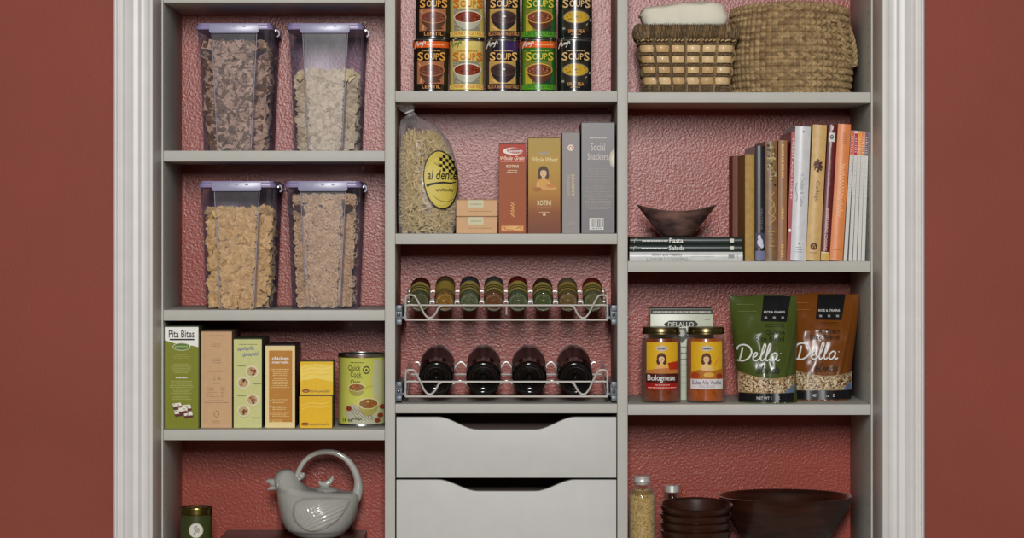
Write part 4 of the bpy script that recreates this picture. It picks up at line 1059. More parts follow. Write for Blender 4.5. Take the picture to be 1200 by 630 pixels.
def a_e(a, x0, y0, x1, y1):
    g = ink(232, 188, 104); a.text('BAKING BOOK', x0+3.6, y0+5, x0+6.6, y0+45, g, rot=-90, bold=.02); a.lines(x0+4, y0+78, x0+7, y0+92, 6, g, 1.2); a.lines(x0+4, -20, x0+7, -4, 7, g, 1.2)
book('cookbook', 'light brown book with gold lettering, left of the thin red book', 10.2, 141.5, zb, 921.6, .03, .21, mat('tan_brown_jacket', (150, 104, 66), .45), a_e, lean=.4)
def a_f(a, x0, y0, x1, y1): a.text('FRESH AND LIGHT', x0+1.4, y0+8, x0+3.6, y0+80, ink(232, 200, 190), rot=-90, bold=.02); a.ell(x0+2.5, -36, 1.5, 2, W_, 10)
book('cookbook', 'thin crimson book pressed against the thick white book', 4.4, 151.5, zb, 926.2, .03, .2, mat('crimson_jacket', (158, 30, 42), .35), a_f, lean=2.2, round_=0)
def a_g(a, x0, y0, x1, y1):
    c = ink(128, 140, 150); a.text('Cooking & Cuisine', x0+7, y0+60, x0+12.5, y0+94, c, rot=-90); a.stroke([(x0+4, y0+66), (x0+3, y0+74), (x0+5, y0+82), (x0+4, y0+88)], .8, c)
    a.stroke([(x0+9, y0+54), (x0+11, y0+57), (x0+8, y0+58)], .5, c); a.lines(x0+3.5, -17, x1-3, -9, 3, c, .7, 'c'); a.ell(x0+9, -20.5, 1.2, 1.2, c, 8); a.ell(x0+9.5, y0+6, 1.3, 1.3, c, 8)
book('cookbook', 'thick white book with grey script on its spine', 18, 157.5, zb, 944.4, .028, .22, mat('white_jacket', (206, 208, 210), .35), a_g, lean=2.2)
def a_h(a, x0, y0, x1, y1):
    q = random.Random(9); c = ink(82, 50, 34)
    for _ in range(13): t = q.uniform(0, 6.28); u = q.uniform(0, 6.28); a.stroke([(x0+8.5+5.5*math.cos(t), y0+48+8*math.sin(t)), (x0+8.5+2*math.cos(u), y0+48+3*math.sin(u)), (x0+8.5+5*math.cos(u+1), y0+48+7*math.sin(u+1))], 1.2, c)
    a.text('College', x0+5.5, y0+66, x0+11.5, y0+90, ink(120, 88, 44), rot=-90); a.ell(x0+8.3, -17, 4.2, 4.2, c); a.poly([(x0+8.3, -20), (x0+11, -15.2), (x0+5.6, -15.2)], ink(190, 150, 88)); a.lines(x0+4, -10.5, x0+13, -8, 1, c, .6)
book('cookbook', 'tan book with a dark round emblem on its spine, right of the white book', 16.5, 159.5, zb, 961, .028, .22, mat('tan_jacket', (204, 168, 104), .45, var=.1, scale=70), a_h, lean=3.0)
def a_i(a, x0, y0, x1, y1):
    a.rect(x0+1.2, y0+9.5, x0+8.6, y0+20, ink(214, 214, 206)); a.ell(x0+4.8, y0+14.5, 2.3, 2.6, ink(74, 90, 86)); a.ell(x0+4.8, y0+14.3, 1, 1.2, ink(190, 190, 180)); a.stroke([(x0+5.5, y0+2), (x0+5, y0+6)], 1.2, W_, 0)
    a.stroke([(x0+5, y0+21), (x0+4, y0+27), (x0+2.5, y0+29)], .8, ink(200, 180, 170)); a.text('BOOK OF TASTE', x0+3.8, y0+42, x0+6, y0+72, ink(196, 130, 120), rot=-90)
    a.text('ENTERTAINING COOKING', x0+3.2, y0+98, x0+6.6, y0+148, ink(226, 190, 180), rot=-90, bold=.025); a.rect(x0+.3, -9.5, x1-.3, -.3, ink(206, 172, 90)); a.rect(x0+.3, -10.3, x1-.3, -9.3, ink(236, 220, 180))
book('cookbook', 'dark maroon book with a small white picture near the top of its spine', 10.2, 159.8, zb, 971.6, .028, .21, mat('maroon_jacket', (98, 20, 28), .3), a_i, lean=3.4)
def a_j(a, x0, y0, x1, y1):
    c = ink(246, 192, 140); a.stroke([(x0+4.5, y0+3), (x0+4.2, y0+40)], .6, ink(238, 160, 96), 0)
    q = random.Random(12); pts = []
    for i in range(34): pts.append((x0+8+(3.6 if i % 2 else -3.6)*q.uniform(.5, 1), y0+46+i*1.9))
    a.stroke(pts, .8, c); a.stroke([(x0+3, -13), (x1-2, -13)], .5, ink(180, 90, 40), 0); a.lines(x0+6, y0+8, x0+11, y0+24, 7, ink(170, 96, 50), .8)
book('cookbook', 'orange book with looping pale script down its spine', 15.2, 160.3, zb, 987.4, .028, .22, mat('orange_jacket', (220, 134, 74), .4, var=.06), a_j, lean=3.6)
mags = [((214, 90, 70), 'red-orange', 'first of five beside the orange book'), ((176, 24, 60), 'crimson', 'second of the five magazines'), ((232, 150, 44), 'amber', 'middle one of the five magazines'), ((222, 128, 60), 'orange', 'fourth of the five magazines'), ((104, 84, 110), 'purple', 'rightmost, nearest the upright panel')]
xr_ = [992.6, 998.6, 1003.6, 1008.6, 1013.4]
for i, (c, nm, pos) in enumerate(mags):
    def a_m(a, x0, y0, x1, y1, c=c, i=i):
        a.rect(x0+.2, y0+.3, x1-.2, y0+28, ink(*c)); a.rect(x0+.2, y0+.3, x1-.2, y0+3, ink(214, 214, 200) if i == 1 else ink(*c)); a.lines(x0+1, y0+6, x1-1, y0+26, 8, ink(236, 210, 190), .8, 'j', i)
        a.lines(x0+1, y0+34, x1-1, y0+80, 16, ink(176, 176, 170), .5, 'j', i)
    book('magazine', 'thin white-spined magazine with a %s top, %s' % (nm, pos), 4.1, 153-i*.4, zb, xr_[i], .03, .2, ink(206, 206, 200), a_m, lean=[3.4, 2.7, 2.35, 2.05, 1.8][i], group='magazines at the end of the bookshelf', round_=0)

# lying books
def flat_book(label, x0, x1, yt, yb_, z0, yd, cover, art):
    k = K(yd); w = (x1-x0)*k; h = (yb_-yt)*k; dp = .16
    root = empty('cookbook', (X((x0+x1)/2, yd), yd, z0), label, 'book', 'cookbooks lying flat')
    bulge = h*.18; n = 6; P = [(bulge*(1-math.sin(PI*i/n)), h*i/n) for i in range(n+1)]; tt = .0015
    out = P+[(dp, h), (dp, h-tt), (.006, h-tt), (.006, tt), (dp, tt), (dp, 0)]
    mb = MB(); mb.prism(out, 'x', -w/2, w/2, cover)
    a = Art(k, (x0+x1)/2, yb_); art(a, x0, yt, x1, yb_); a.place(mb, flat(0.0)); mb.build('cover', root, recalc=False)
    mb = MB(); mb.box(-w/2+.003, w/2-.003, .0065, dp-.003, tt+.0002, h-tt-.0002, PAGE); mb.build('pages', root)
    return h
DG = mat('dark_green_jacket', (30, 44, 42), .3, coat=.3)
def fb(word, hh):
    def f(a, x0, y0, x1, y1):
        m = (y0+y1)/2; a.lines(x0+14, m-.9, x0+44, m+1.6, 1, W_, 1.1); a.text(word, x0+46, m-2.9, x0+46+hh, m+2.4, W_, bold=.01); a.lines(x0+70, m-.2, x1-26, m+1, 1, ink(90, 100, 90), .5)
        a.rect(x1-14, m-2.2, x1-9.5, m+2.2, ink(220, 220, 205)); a.stroke([(x0+5, m+3), (x0+5, m-1), (x0+8, m-2)], .6, ink(180, 180, 160))
    return f
k_ = .03; z_ = zb
def a_w(a, x0, y0, x1, y1):
    m = (y0+y1)/2; a.text('Good and Healthy', x0+26, y0+1.6, x0+62, y0+5.6, ink(70, 72, 72), .25, .01); a.text('LOW-FAT COOKING', x0+20, y0+6.6, x0+68, y0+10, ink(128, 130, 130)); a.lines(x0+72, y0+2, x0+100, y0+7, 2, ink(160, 160, 158), .6)
    a.stroke([(x1-22, y0+1), (x1-22, y1-1)], .6, ink(140, 140, 140), 0); a.rect(x1-17, m-2, x1-10, m+2, ink(150, 152, 156)); a.stroke([(x1-6, m-3), (x1-6, m+3)], .6, ink(140, 140, 140), 0)
h1 = flat_book('white low-fat cookbook lying at the bottom of the flat stack', 737.8, 870.5, 294.4, 305.2, z_, .03, mat('white_gloss_cover', (214, 214, 212), .3), a_w)
h2 = flat_book('dark green cookbook lying on the white one, titled Salads', 737.8, 869.5, 285.4, 293.9, z_+h1+.0004, .03, DG, fb('Salads', 18))
h3 = flat_book('dark green cookbook on top of the flat stack, titled Pasta', 738.5, 869.5, 276.4, 284.9, z_+h1+h2+.0008, .032, DG, fb('Pasta', 16))
ztop = z_+h1+h2+h3+.0012
def boat_bowl():
    yd = .045; k = K(yd); cx = 795.5; yb_ = PY(ztop, yd)
    g = mat('smoky_horn', (50, 42, 42), .18, var=.5, scale=22, coat=.4, col2=(132, 100, 90), stretch=(1, 1, 2.2))
    mb = MB(); nu, nv = 64, 14; hb = (yb_-239.2)*k; A = 47.5*k; B = .062
    def P(t, v, ins=0):
        # t angle, v 0 base ..1 rim
        e = v**.85; a = (A-ins)*(.34+.66*e); b = (B-ins)*(.40+.60*v**.6)
        c, s = math.cos(t), math.sin(t); top = hb*(1-.20*(1-abs(c)**2.2))
        x = a*math.copysign(abs(c)**1.0, c); return Vector((x, b*s*(1-.25*abs(c)**3), ins+(top-ins)*v if ins else top*v))
    V = [P(2*PI*j/nu, i/nv) for i in range(nv+1) for j in range(nu)]; Vi = [P(2*PI*j/nu, i/nv, .0028) for i in range(nv, -1, -1) for j in range(nu)]
    V += Vi; nr = 2*nv+2
    F = [(i*nu+j, i*nu+(j+1) % nu, (i+1)*nu+(j+1) % nu, (i+1)*nu+j) for i in range(nr-1) for j in range(nu)]+[tuple(range(nu)), tuple(range((nr-1)*nu, nr*nu))]
    mb.faces(V, F, g)
    tag(mb.build('boat_bowl', loc=(X(cx, yd), yd+.065, ztop), angle=50), 'dark smoky boat-shaped bowl with pointed ends, on the flat books', 'bowl')
boat_bowl()

# ================================================================== JARS, TIN AND RICE BAGS
zb = ZR[2]
def sauce_jar(px0, px1, label, saucec, art):
    yd = .025; k = K(yd); r_ = (px1-px0)/2*k; cx = (px0+px1)/2; h = (PY(zb, yd)-383.5)*k
    root = empty('sauce_jar', (X(cx, yd), yd+r_, zb), label, 'jar', 'pasta sauce jars')
    gl = film('clear_jar_glass', (250, 250, 248), (200, 190, 180), .0, .35, .04, gloss=.06)
    mb = MB(); mb.lathe([(.0001, .002), (r_*.85, .001), (r_-.002, .002), (r_, .006), (r_, h*.80), (r_-.001, h*.84), (r_*.93, h*.885), (r_*.90, h*.90)], gl, 44, cap=False); mb.build('glass_jar', root, angle=50)
    sm_ = mat('sauce_%d' % saucec[0], saucec, .35, var=.25, scale=70, coat=.4)
    mb = MB(); mb.lathe([(.0001, .004), (r_*.83, .003), (r_-.0028, .004), (r_-.0012, .008), (r_-.0012, h*.79), (r_*.93, h*.85), (.0001, h*.85)], sm_, 40); mb.build('tomato_sauce', root)
    mb = MB(); mb.lathe([(r_*.955, h*.905), (r_*.975, h*.91), (r_*.975, h*.925), (r_*.94, h*.935), (r_*.94, h*.985), (r_*.90, h), (.0001, h-.001)], GOLD, 48); mb.build('lid', root)
    mb = MB(); a = Art(k, cx, PY(zb, yd)); art(a, cx); a.place(mb, cyl(r_+.0002), .0028); mb.build('paper_label', root, recalc=False)
YL = ink(222, 176, 40)
def logo(a, cx, y): a.ell(cx, y, 7.5, 2.8, ink(196, 190, 180)); a.ell(cx, y, 4, 3.4, ink(196, 190, 180)); a.text('RAO', cx-5, y-1.4, cx+5, y+1.6, ink(80, 60, 60), bold=.02) if False else a.lines(cx-5, y-.8, cx+5, y+1.4, 1, ink(90, 70, 70), 1.4)
def art_j1(a, cx):
    a.rect(cx-18, 401, cx+18, 438, YL); logo(a, cx-.5, 408); girl(a, cx-1, 419.5, .98, (226, 170, 90), (70, 36, 22)); a.poly([(cx-18, 434), (cx-8, 432), (cx+18, 430), (cx+18, 438), (cx-18, 438)], ink(190, 120, 60)); a.poly([(cx+6, 425), (cx+18, 423), (cx+18, 433), (cx+8, 433)], ink(176, 48, 26))
    a.rect(cx-18, 437.5, cx+18, 449, ink(74, 28, 20)); a.text('Bolognese', cx-16.5, 439, cx+14.5, 447.8, W_, bold=.005); a.rect(cx-18, 448.5, cx+18, 456.8, ink(160, 30, 26)); a.lines(cx-13, 449.8, cx+13, 452, 1, ink(240, 180, 160), .8, 'c'); a.lines(cx-16, 452.6, cx+16, 455.5, 1, ink(240, 180, 160), 1)
def art_j2(a, cx):
    a.rect(cx-18, 400, cx+18, 445, YL); logo(a, cx-.5, 408); girl(a, cx-1, 419.5, .98, (226, 190, 120), (90, 46, 24)); a.stroke([(cx+8, 428), (cx+14, 418)], 1, ink(220, 120, 60)); a.poly([(cx-18, 436), (cx-10, 433), (cx+4, 435), (cx+18, 432), (cx+18, 445), (cx-18, 445)], ink(176, 110, 40)); a.ell(cx-13, 440, 4.5, 4, ink(170, 66, 30)); a.ell(cx+14, 441, 3.6, 3.6, ink(150, 50, 26)); a.ell(cx+2, 439, 6, 3, ink(214, 168, 70))
    a.rect(cx-18, 444, cx+18, 455.8, ink(222, 216, 214)); a.text('Salsa Alla Vodka', cx-16.5, 445.4, cx+16, 450.4, ink(90, 86, 120), bold=.01); a.lines(cx-15, 451, cx+15, 454.6, 2, ink(130, 124, 150), .7, 'c')
sauce_jar(753, 799.5, 'jar of bolognese pasta sauce with a dark red label, left of two jars', (128, 54, 18), art_j1)
sauce_jar(806, 851.5, 'jar of orange vodka sauce with a white and yellow label, right of two jars', (172, 82, 18), art_j2)
def delallo():
    yd = .125; k = K(yd); x0, x1, yt = 762, 836, 361.5; cx = (x0+x1)/2; w = (x1-x0)*k/2; h = Z(yt, yd)-zb
    mb = MB(); base = mat('pale_green_tin', (200, 204, 180), .35, var=.04); mb.box(-w, w, 0, .06, 0, h, base, .002)
    a = Art(k, cx, PY(zb, yd)); d = ink(50, 50, 46); a.rect(x0+.5, yt+.5, x1-.5, yt+6.5, ink(52, 46, 44)); a.lines(x0+3, yt+2, x1-3, yt+5, 1, ink(220, 216, 200), 1.4)
    a.poly([(cx-19, 383), (cx-21, 379), (cx-15, 375.5), (cx+15, 375.5), (cx+19, 379), (cx+17, 383)], d); a.text('DELALLO', cx-16, 377, cx+14, 383, ink(232, 230, 214), bold=.01); a.lines(x1-10, yt+11, x1-4, yt+14, 1, d, 1)
    a.poly([(cx-5, 384), (cx+5, 384), (cx+7, 395), (cx, 402), (cx-6, 395)], ink(90, 92, 84)); a.ell(cx, 390, 3.5, 4.5, ink(190, 190, 176))
    for y in range(405, 450, 7): a.lines(x0+8, y, x1-8, y+3, 1, d, .9, 'c', y)
    a.place(mb, flat(0)); o = mb.build('food_box', loc=(X(cx, yd), yd, zb), recalc=False); tag(o, 'pale greenish box with a dark top band, standing behind the sauce jars', 'box')
    f = MB(); f.box(-w+.002, w-.002, .003, .057, h-.0005, h+.0015, ink(52, 46, 44), .0006); f.build('top_flap', o)
delallo()

def rice_bag(x0, x1, ytop, label, col, blend, yd, tw, seed, ln=0.0):
    k = K(yd); cx = (x0+x1)/2; zb_ = zb; yb_ = PY(zb_, yd); h = (yb_-ytop)*k; Wt = (x1-x0)*k/2; Wb = Wt*.86
    shift = 0.0
    base = mat('pouch_film_%d' % seed, col, .24, var=.04, scale=20, spec=.35)
    def half(v):   # half width at height v
        t = v/h; return Wb+(Wt-Wb)*t**1.1-.0015*math.sin(PI*t*2)
    def cen(v): return shift*(1-(v/h))*1.0+tw*(v/h-.5)*.01
    def front(u, v, l, sgn=-1):
        t = max(0, min(1, v/h)); c = cen(v); hw = half(v); s = max(-1, min(1, (u-c)/hw))
        th = .034*(1-abs(s)**3)**.8 if abs(s) < 1 else 0
        th *= (min(1, (1-t)/.35)**.75 if t < 1 else 0)*(.80+.20*(1-t)); 
        th = th+.0008
        nz = noise.noise(Vector((u*40+seed, v*30, sgn)))*.0024+noise.noise(Vector((u*95+seed, v*60, sgn)))*.0006+(.0016*math.exp(-((u-.035-(v-.06)*.25)/.0035)**2)-.0012*math.exp(-((u-.042-(v-.06)*.2)/.003)**2))
        return Vector((u, sgn*(th+l)+nz*min(1, .3+th*60)*sgn+.012*t*(1 if True else 0), v))
    mb = MB(); nu, nv = 70, 100
    for sgn in (-1, 1):
        V = []
        for i in range(nv+1):
            v = h*i/nv
            for j in range(nu+1):
                s = -1+2*j/nu; q = front(cen(v)+s*half(v), v, 0, sgn)
                if i == nv: q.z += .0012*math.sin(s*5+seed)-.0022*s*s
                V.append(q)
        mb.faces(V, [(i*(nu+1)+j, i*(nu+1)+j+1, (i+1)*(nu+1)+j+1, (i+1)*(nu+1)+j) for i in range(nv) for j in range(nu)], base)
    a = Art(k, cx, yb_); a.cutv = .004; T_ = ytop; bw = x1-x0; k2 = ink(26, 26, 28, .3)
    sx = lambda x, y: cx+(x-cx)
    bl = cx-Wb/k*.985+shift/k; br = cx+Wb/k*.985+shift/k
    a.rect(bl+1, yb_-11.5, br-1, yb_-1.2, k2); a.text('NET WT 12 OZ', cx-13+shift/k, yb_-7.5, cx+14+shift/k, yb_-4.3, ink(210, 210, 205), bold=.015)
    # window with the grains
    top_l, top_m, top_r = yb_-37, yb_-27, yb_-33
    win = [(bl+1, yb_-11.7), (br-1, yb_-11.7), (br+.5, top_r)]+[(br+(bl-br)*t, top_r+(top_m-top_r)*math.sin(PI*min(1, t*1.0))*1.0+(top_l-top_r)*t) for t in [i/12 for i in range(1, 12)]]+[(bl-.2, top_l)]
    a.poly(win, mat('rice_window', (150, 124, 84), .4, var=.3, scale=300)); q = random.Random(seed)
    a.L += 1
    def inside(x, y):
        t = (br-x)/(br-bl); top_ = top_r+(top_m-top_r)*math.sin(PI*t)+(top_l-top_r)*t
        return y > top_+1.4 and y < yb_-13 and bl+2 < x < br-2
    n = 0
    while n < 520:
        x, y = q.uniform(bl, br), q.uniform(top_l, yb_-12)
        if not inside(x, y): continue
        n += 1; an = q.uniform(0, PI); L_ = q.uniform(1.1, 2.0); w_ = q.uniform(.4, .7); c, s = math.cos(an), math.sin(an)
        P = [(x+c*L_*p_-s*w_*r_, y+s*L_*p_+c*w_*r_) for p_, r_ in ((-1, 0), (-.5, 1), (.5, 1), (1, 0), (.5, -1), (-.5, -1))]
        if n % 40 == 0: a.L += 1
        a._add(P, [tuple(range(6))], ink(*q.choice(((206, 188, 150), (222, 206, 170), (190, 160, 116), (224, 212, 184), (120, 60, 40), (60, 40, 34), (168, 140, 100)))), False)
    # blue-grey corner swoosh
    a.poly([(br-.5, yb_-12), (br-14, yb_-12), (br-8, yb_-17), (br, yb_-21)], ink(100, 120, 150))
    a.rect(cx-8+shift/k*.1, T_+3, cx+20, T_+31, k2) if False else a.poly([(cx-2-.5, T_+1), (cx+30, T_+1), (cx+23.5, T_+31), (cx-7, T_+30)], k2)
    a.text('RICE & GRAINS', cx-3, T_+18.5, cx+22, T_+21.2, ink(206, 206, 200), bold=.02)
    for dx in (-1, 9, 19): a.rect(cx+dx-1.6, T_+25, cx+dx+1.6, T_+27.5, ink(150, 150, 146))
    lc = tuple(min(255, int(v*1.35+20)) for v in col)
    a.lines(x0+4, T_+10, cx-14, T_+12, 1, ink(*lc), .6); a.lines(x0+6, T_+18, cx-12, T_+20, 1, ink(*lc), .6)
    dkc = ink(*tuple(int(v*.35) for v in col)); a.lines(cx-3, T_+33, cx+20, T_+38, 2, dkc, .6)
    a.text(blend, cx-2 if len(blend) < 7 else cx-4, T_+41, cx+21, T_+46.5, dkc, bold=.005); a.text('Rice Blend', cx-14, T_+48, cx+20, T_+53.5, dkc, bold=.005)
    wc = ink(226, 226, 220); Xo, Yo = (x0+4 if blend != '4 Grain' else x0+12), T_+77     # baseline of the script
    def st(P, w): a.stroke([(Xo+p_, Yo+q_) for p_, q_ in P], w, wc)
    st([(7, -16), (5.5, -8), (3.5, 0)], 1.9); st([(1, -13), (3, -17.5), (9, -19), (15, -16), (17, -10), (14, -4), (8, -.3), (3, -.2), (1.5, -1)], 1.8)
    st([(18, -4), (22, -6), (23.5, -9), (21.5, -10), (19, -6), (19, -2), (22, -.5), (26, -3)], 1.6)
    st([(26, -3), (31, -11), (33.5, -18), (32, -20), (29.5, -13), (27.5, -4), (28.5, -.5), (32, -2.5)], 1.6)
    st([(32, -2.5), (37, -11), (39.5, -18), (38, -20), (35.5, -13), (33.5, -4), (34.5, -.5), (38, -2.5)], 1.6)
    st([(47, -8.5), (43.5, -9.5), (40, -6), (39.5, -2), (42, -.5), (45.5, -4), (47, -8.5), (46, -3), (47, -.6), (50, -2)], 1.6); a.ell(Xo+51, Yo-9, .7, .7, wc, 8)
    st2 = lambda P: a.stroke([(Xo+22+p_, Yo+14+q_) for p_, q_ in P], .9, dkc)
    st2([(0, 0), (3, -6), (3.5, -10), (1.5, -6), (1, -1), (3.5, 0), (5, -3), (3, -4.5)]); st2([(5, -2), (8.5, -8), (9, -10), (7, -6), (6.5, 0), (9, -1)]); st2([(9, -2), (12, -4), (10.5, -5), (10, -.5), (13, -1.5)])
    st2([(13, -5), (13.2, 0), (15, -4.5), (16.5, -4), (16.5, 0), (18, -1.5)]); st2([(22, -4.5), (19.5, -4), (19, -.3), (21.5, -1), (24.5, -10), (22.5, -.5), (24, -.5)]); st2([(27, -5), (25.5, -3.5), (27, -1.5), (25, 0)])
    a.place(mb, lambda u, v, l: front(u, v, l+.0011), .004)
    o = mb.build('rice_bag', loc=(X(cx, yd), yd+.038, zb_+.0005), recalc=False, angle=180); o.rotation_euler.z = ln
    return tag(o, label, 'bag', 'stand-up rice bags')
rice_bag(921, 1008, 344.5, 'orange-brown pouch of four grain rice blend, right of the green one', (116, 64, 18), '4 Grain', .10, 1, 2)
rice_bag(860.5, 939.5, 346.5, 'green pouch of quinoa rice blend overlapping the orange pouch', (72, 84, 34), 'Quinoa', .022, -1, 1)

# ================================================================== BOTTOM LEFT: TRAY, TEAPOT, TIN
zb = ZL[4]
DW = mat('dark_mahogany', (66, 26, 18), .35, var=.3, scale=12, stretch=(1, 6, 6), spec=.3)
def tray():
    yd = .06; k = K(yd); x0, x1 = 253, 424; zt = Z(634.5, yd)
    root = empty('wooden_stand', (X((x0+x1)/2, yd), yd, zb), 'low dark reddish wooden stand under the bird teapot', 'stand'); w = (x1-x0)*k/2; h = zt-zb; d = .20
    mb = MB(); mb.box(-w, w, 0, d, h-.012, h, DW, .002); mb.build('top_board', root)
    for s in (-1, 1): mb = MB(); mb.box(s*(w-.012)-.010, s*(w-.012)+.010, .01, d-.01, 0.0002, h-.0125, DW, .001); mb.build('foot', root)
    return zt
zt = tray()
def teapot():
    yd = .135; k = K(yd); cx = 372; yb_ = PY(zt, yd)
    root = empty('bird_teapot', (X(cx, yd), yd, zt), 'pale grey glazed bird-shaped teapot with a hooped handle, on the dark stand', 'teapot')
    G = mat('pale_grey_glaze', (176, 176, 168), .22, var=.04, scale=40, coat=.6)
    # silhouette slices: (photo y, left x, right x, half depth px)
    sl = [(yb_, 352, 394, 20), (yb_-2, 346, 400, 25), (yb_-7, 338.5, 406, 31), (620, 335.5, 408, 35), (610, 330.3, 414.5, 39), (600, 327.6, 418.4, 41), (592, 326.2, 420.3, 40.5), (586, 325.4, 421.2, 38), (581, 324.8, 421.4, 34.5), (578, 324.5, 420.5, 31), (576, 324.2, 416, 28.8), (574.6, 323.8, 404, 27), (573.2, 323.3, 386, 25.6), (571.6, 322.6, 368, 24), (569, 321.8, 359.5, 21.5), (566, 321, 355.2, 19), (562, 320.6, 351.2, 17), (558, 321.2, 348.6, 15), (554.5, 323.4, 346.6, 13.2), (552, 326, 344.6, 11), (550, 329.6, 341.6, 8), (549.2, 332.4, 339.4, 4.5), (548.9, 335.5, 337.5, .8)]
    def mid(s): return s[1], s[2]
    # densify
    pts = catmull([Vector((s[1], s[2], s[3])) for s in sl], 3); ys = [v.x for v in catmull([Vector((s[0], 0, 0)) for s in sl], 3)]
    for i in range(1, len(ys)): ys[i] = min(ys[i], ys[i-1]-.01)
    n = 56; V = []
    for y, p in zip(ys, pts):
        c = (p.x+p.y)/2; a = (p.y-p.x)/2
        for j in range(n):
            t = 2*PI*j/n; V.append((((c+a*math.cos(t))-cx)*k, p.z*k*math.sin(t), (yb_-y)*k))
    F = [(i*n+j, i*n+(j+1) % n, (i+1)*n+(j+1) % n, (i+1)*n+j) for i in range(len(ys)-1) for j in range(n)]+[tuple(range(n)), tuple(range((len(ys)-1)*n, len(ys)*n))]
    mb = MB(); mb.faces(V, F, G)
    o = mb.build('body', root, angle=180)
    rm = o.modifiers.new('remesh', 'REMESH'); rm.mode = 'VOXEL'; rm.voxel_size = .002; rm.use_smooth_shade = True
    sm_ = o.modifiers.new('smooth', 'SMOOTH'); sm_.factor = .8; sm_.iterations = 22
    def surf(x, y):      # front surface y at photo (x,y)
        for (a_, b_), (y0, y1) in zip(zip(pts, pts[1:]), zip(ys, ys[1:])):
            if y1 <= y <= y0:
                t = (y0-y)/(y0-y1) if y0 != y1 else 0; p = a_+(b_-a_)*t; c = (p.x+p.y)/2; a = (p.y-p.x)/2; u = max(-.985, min(.985, (x-c)/a)); return -p.z*k*math.sqrt(1-u*u)
        return -.03
    def q3(x, y, dy=0): return Vector(((x-cx)*k, dy, (yb_-y)*k))
    # beak: upper and lower
    for nm, P, rs in (('upper_beak', [(322.8, 565.8), (318.5, 564.6), (314.5, 563.6), (310.9, 564.4)], (7, 5.4, 3.4, .9)), ('lower_beak', [(322.5, 570.2), (319, 571.4), (316, 572.2), (313.6, 573.2)], (5.2, 3.6, 2.4, .9))):
        mb = MB(); pp = catmull([q3(*p) for p in P], 4); rr = [v.x*k*.8 for v in catmull([Vector((r_, 0, 0)) for r_ in rs], 4)]; mb.tube(pp, rr, G, 14); mb.build(nm, root, angle=60)
    # cheek line round the beak
    mb = MB(); P = catmull([(323.5, 560.5, 0), (325.6, 563, 0), (326.6, 566, 0), (326.4, 569, 0), (324.8, 572.3, 0)], 4); mb.tube([q3(v.x, v.y, surf(v.x, v.y)-.0003) for v in P], .0008, G, 6); mb.build('cheek_line', root)
    for s in (-1, 1):
        mb = MB(); ex, ey = 329.5, 561.8; yy = surf(ex, ey)*(1 if s < 0 else -1); c = q3(ex, ey, yy); mb.ball(c, .0026, G, (1, .6, .75), 14)
        mb.tube([c+Vector((.0042*math.cos(a*PI/8), 0.0004, .0030*math.sin(a*PI/8))) for a in range(16)], .0006, G, 6, True); mb.build('eye', root)
    # handle: hoop from neck scroll over to the tail
    P = [(350.5, 562), (349, 555), (351.3, 548), (356, 540.5), (363, 534), (372, 529.9), (382, 528.6), (392, 529.6), (401, 533.5), (408.5, 539.8), (414.3, 548), (418.2, 557), (419.8, 566), (419.2, 575), (416.5, 584), (412.5, 592)]
    rs = [3.0, 3.1, 3.0, 2.9, 2.9, 3.0, 3.2, 3.4, 3.6, 3.8, 4.0, 4.3, 5.0, 6.0, 6.0, 4.0]
    pp = [q3(v.x, v.y+.6, v.z) for v in catmull([(x, y, 0) for x, y in P], 5)]; rr = [v.x*k for v in catmull([(r_, 0, 0) for r_ in rs], 5)]
    mb = MB(); mb.tube(pp, rr, G, 14)
    mb.ball(q3(353.2, 557, -.003), 4.2*k, G, seg=14); mb.ball(q3(355.6, 555, -.004), 2.0*k, G, seg=12); mb.ball(q3(351, 560.5, -.003), 2.6*k, G, seg=12)
    mb.build('handle', root, angle=60)
    # lid with curled leaf finial
    mb = MB(); lx = 381; M = Matrix.Translation(q3(lx, 574.2)); mb.lathe([(15.5*k, 0), (15.8*k, 1.0*k), (13.5*k, 2.4*k), (8*k, 4.2*k), (4.5*k, 5.0*k), (3.2*k, 6*k), (.0001, 6.4*k)], G, 40, M)
    lid = mb.build('lid', root, angle=50)
    mb = MB(); P = catmull([(373.3, 563.8, 0), (377, 566.6, 0), (381.5, 567.2, 0), (386, 564.5, 0), (389, 560.5, 0), (390, 556.6, 0)], 5); rr = [v.x*k for v in catmull([(1.6, 0, 0), (3.2, 0, 0), (4.0, 0, 0), (3.5, 0, 0), (2.2, 0, 0), (.6, 0, 0)], 5)]
    mb.tube([q3(v.x, v.y) for v in P], rr, G, 12); mb.ball(q3(381, 569.5), 3.6*k, G, (1, 1, .9), 14); mb.build('lid_knob', lid, angle=60)
    # wings in relief on both flanks
    for s in (-1, 1):
        mb = MB(); nr, na = 22, 110; V = []; wc = (374.5, 600.5)
        ol = [Vector((x, y, 0)) for x, y in catmull2([(344.6, 596), (346.5, 587), (353, 581.2), (364, 579.2), (380, 578.8), (396, 579.4), (408, 580.6), (412.8, 582.3), (411, 589), (406, 597), (400, 605), (391, 612), (380, 617.3), (369, 619.3), (358, 617), (349.5, 610), (345.5, 603)], 10)]
        N = len(ol)
        for i in range(nr+1):
            f = i/nr
            for p in ol:
                x = wc[0]+(p.x-wc[0])*f; y = wc[1]+(p.y-wc[1])*f; edge = min(1, (1-f)/.10)
                off = .0030*math.sin(edge*PI/2)
                if f < .92:
                    if x > 372+(y-600)*-.4: v = math.sin((y*1.0+(x-372)*.42)*1.35); off += .0006*v*edge
                    else: off += .0006*math.sin(x*1.15+y*.55)*math.sin(y*1.15-x*.35)*1.3*edge
                if .90 < f < .97: off -= .0007
                V.append(Vector(((x-cx)*k, -s*(surf(x, y)-off+(.0012 if f == 1 else 0))*1.0, (yb_-y)*k)))
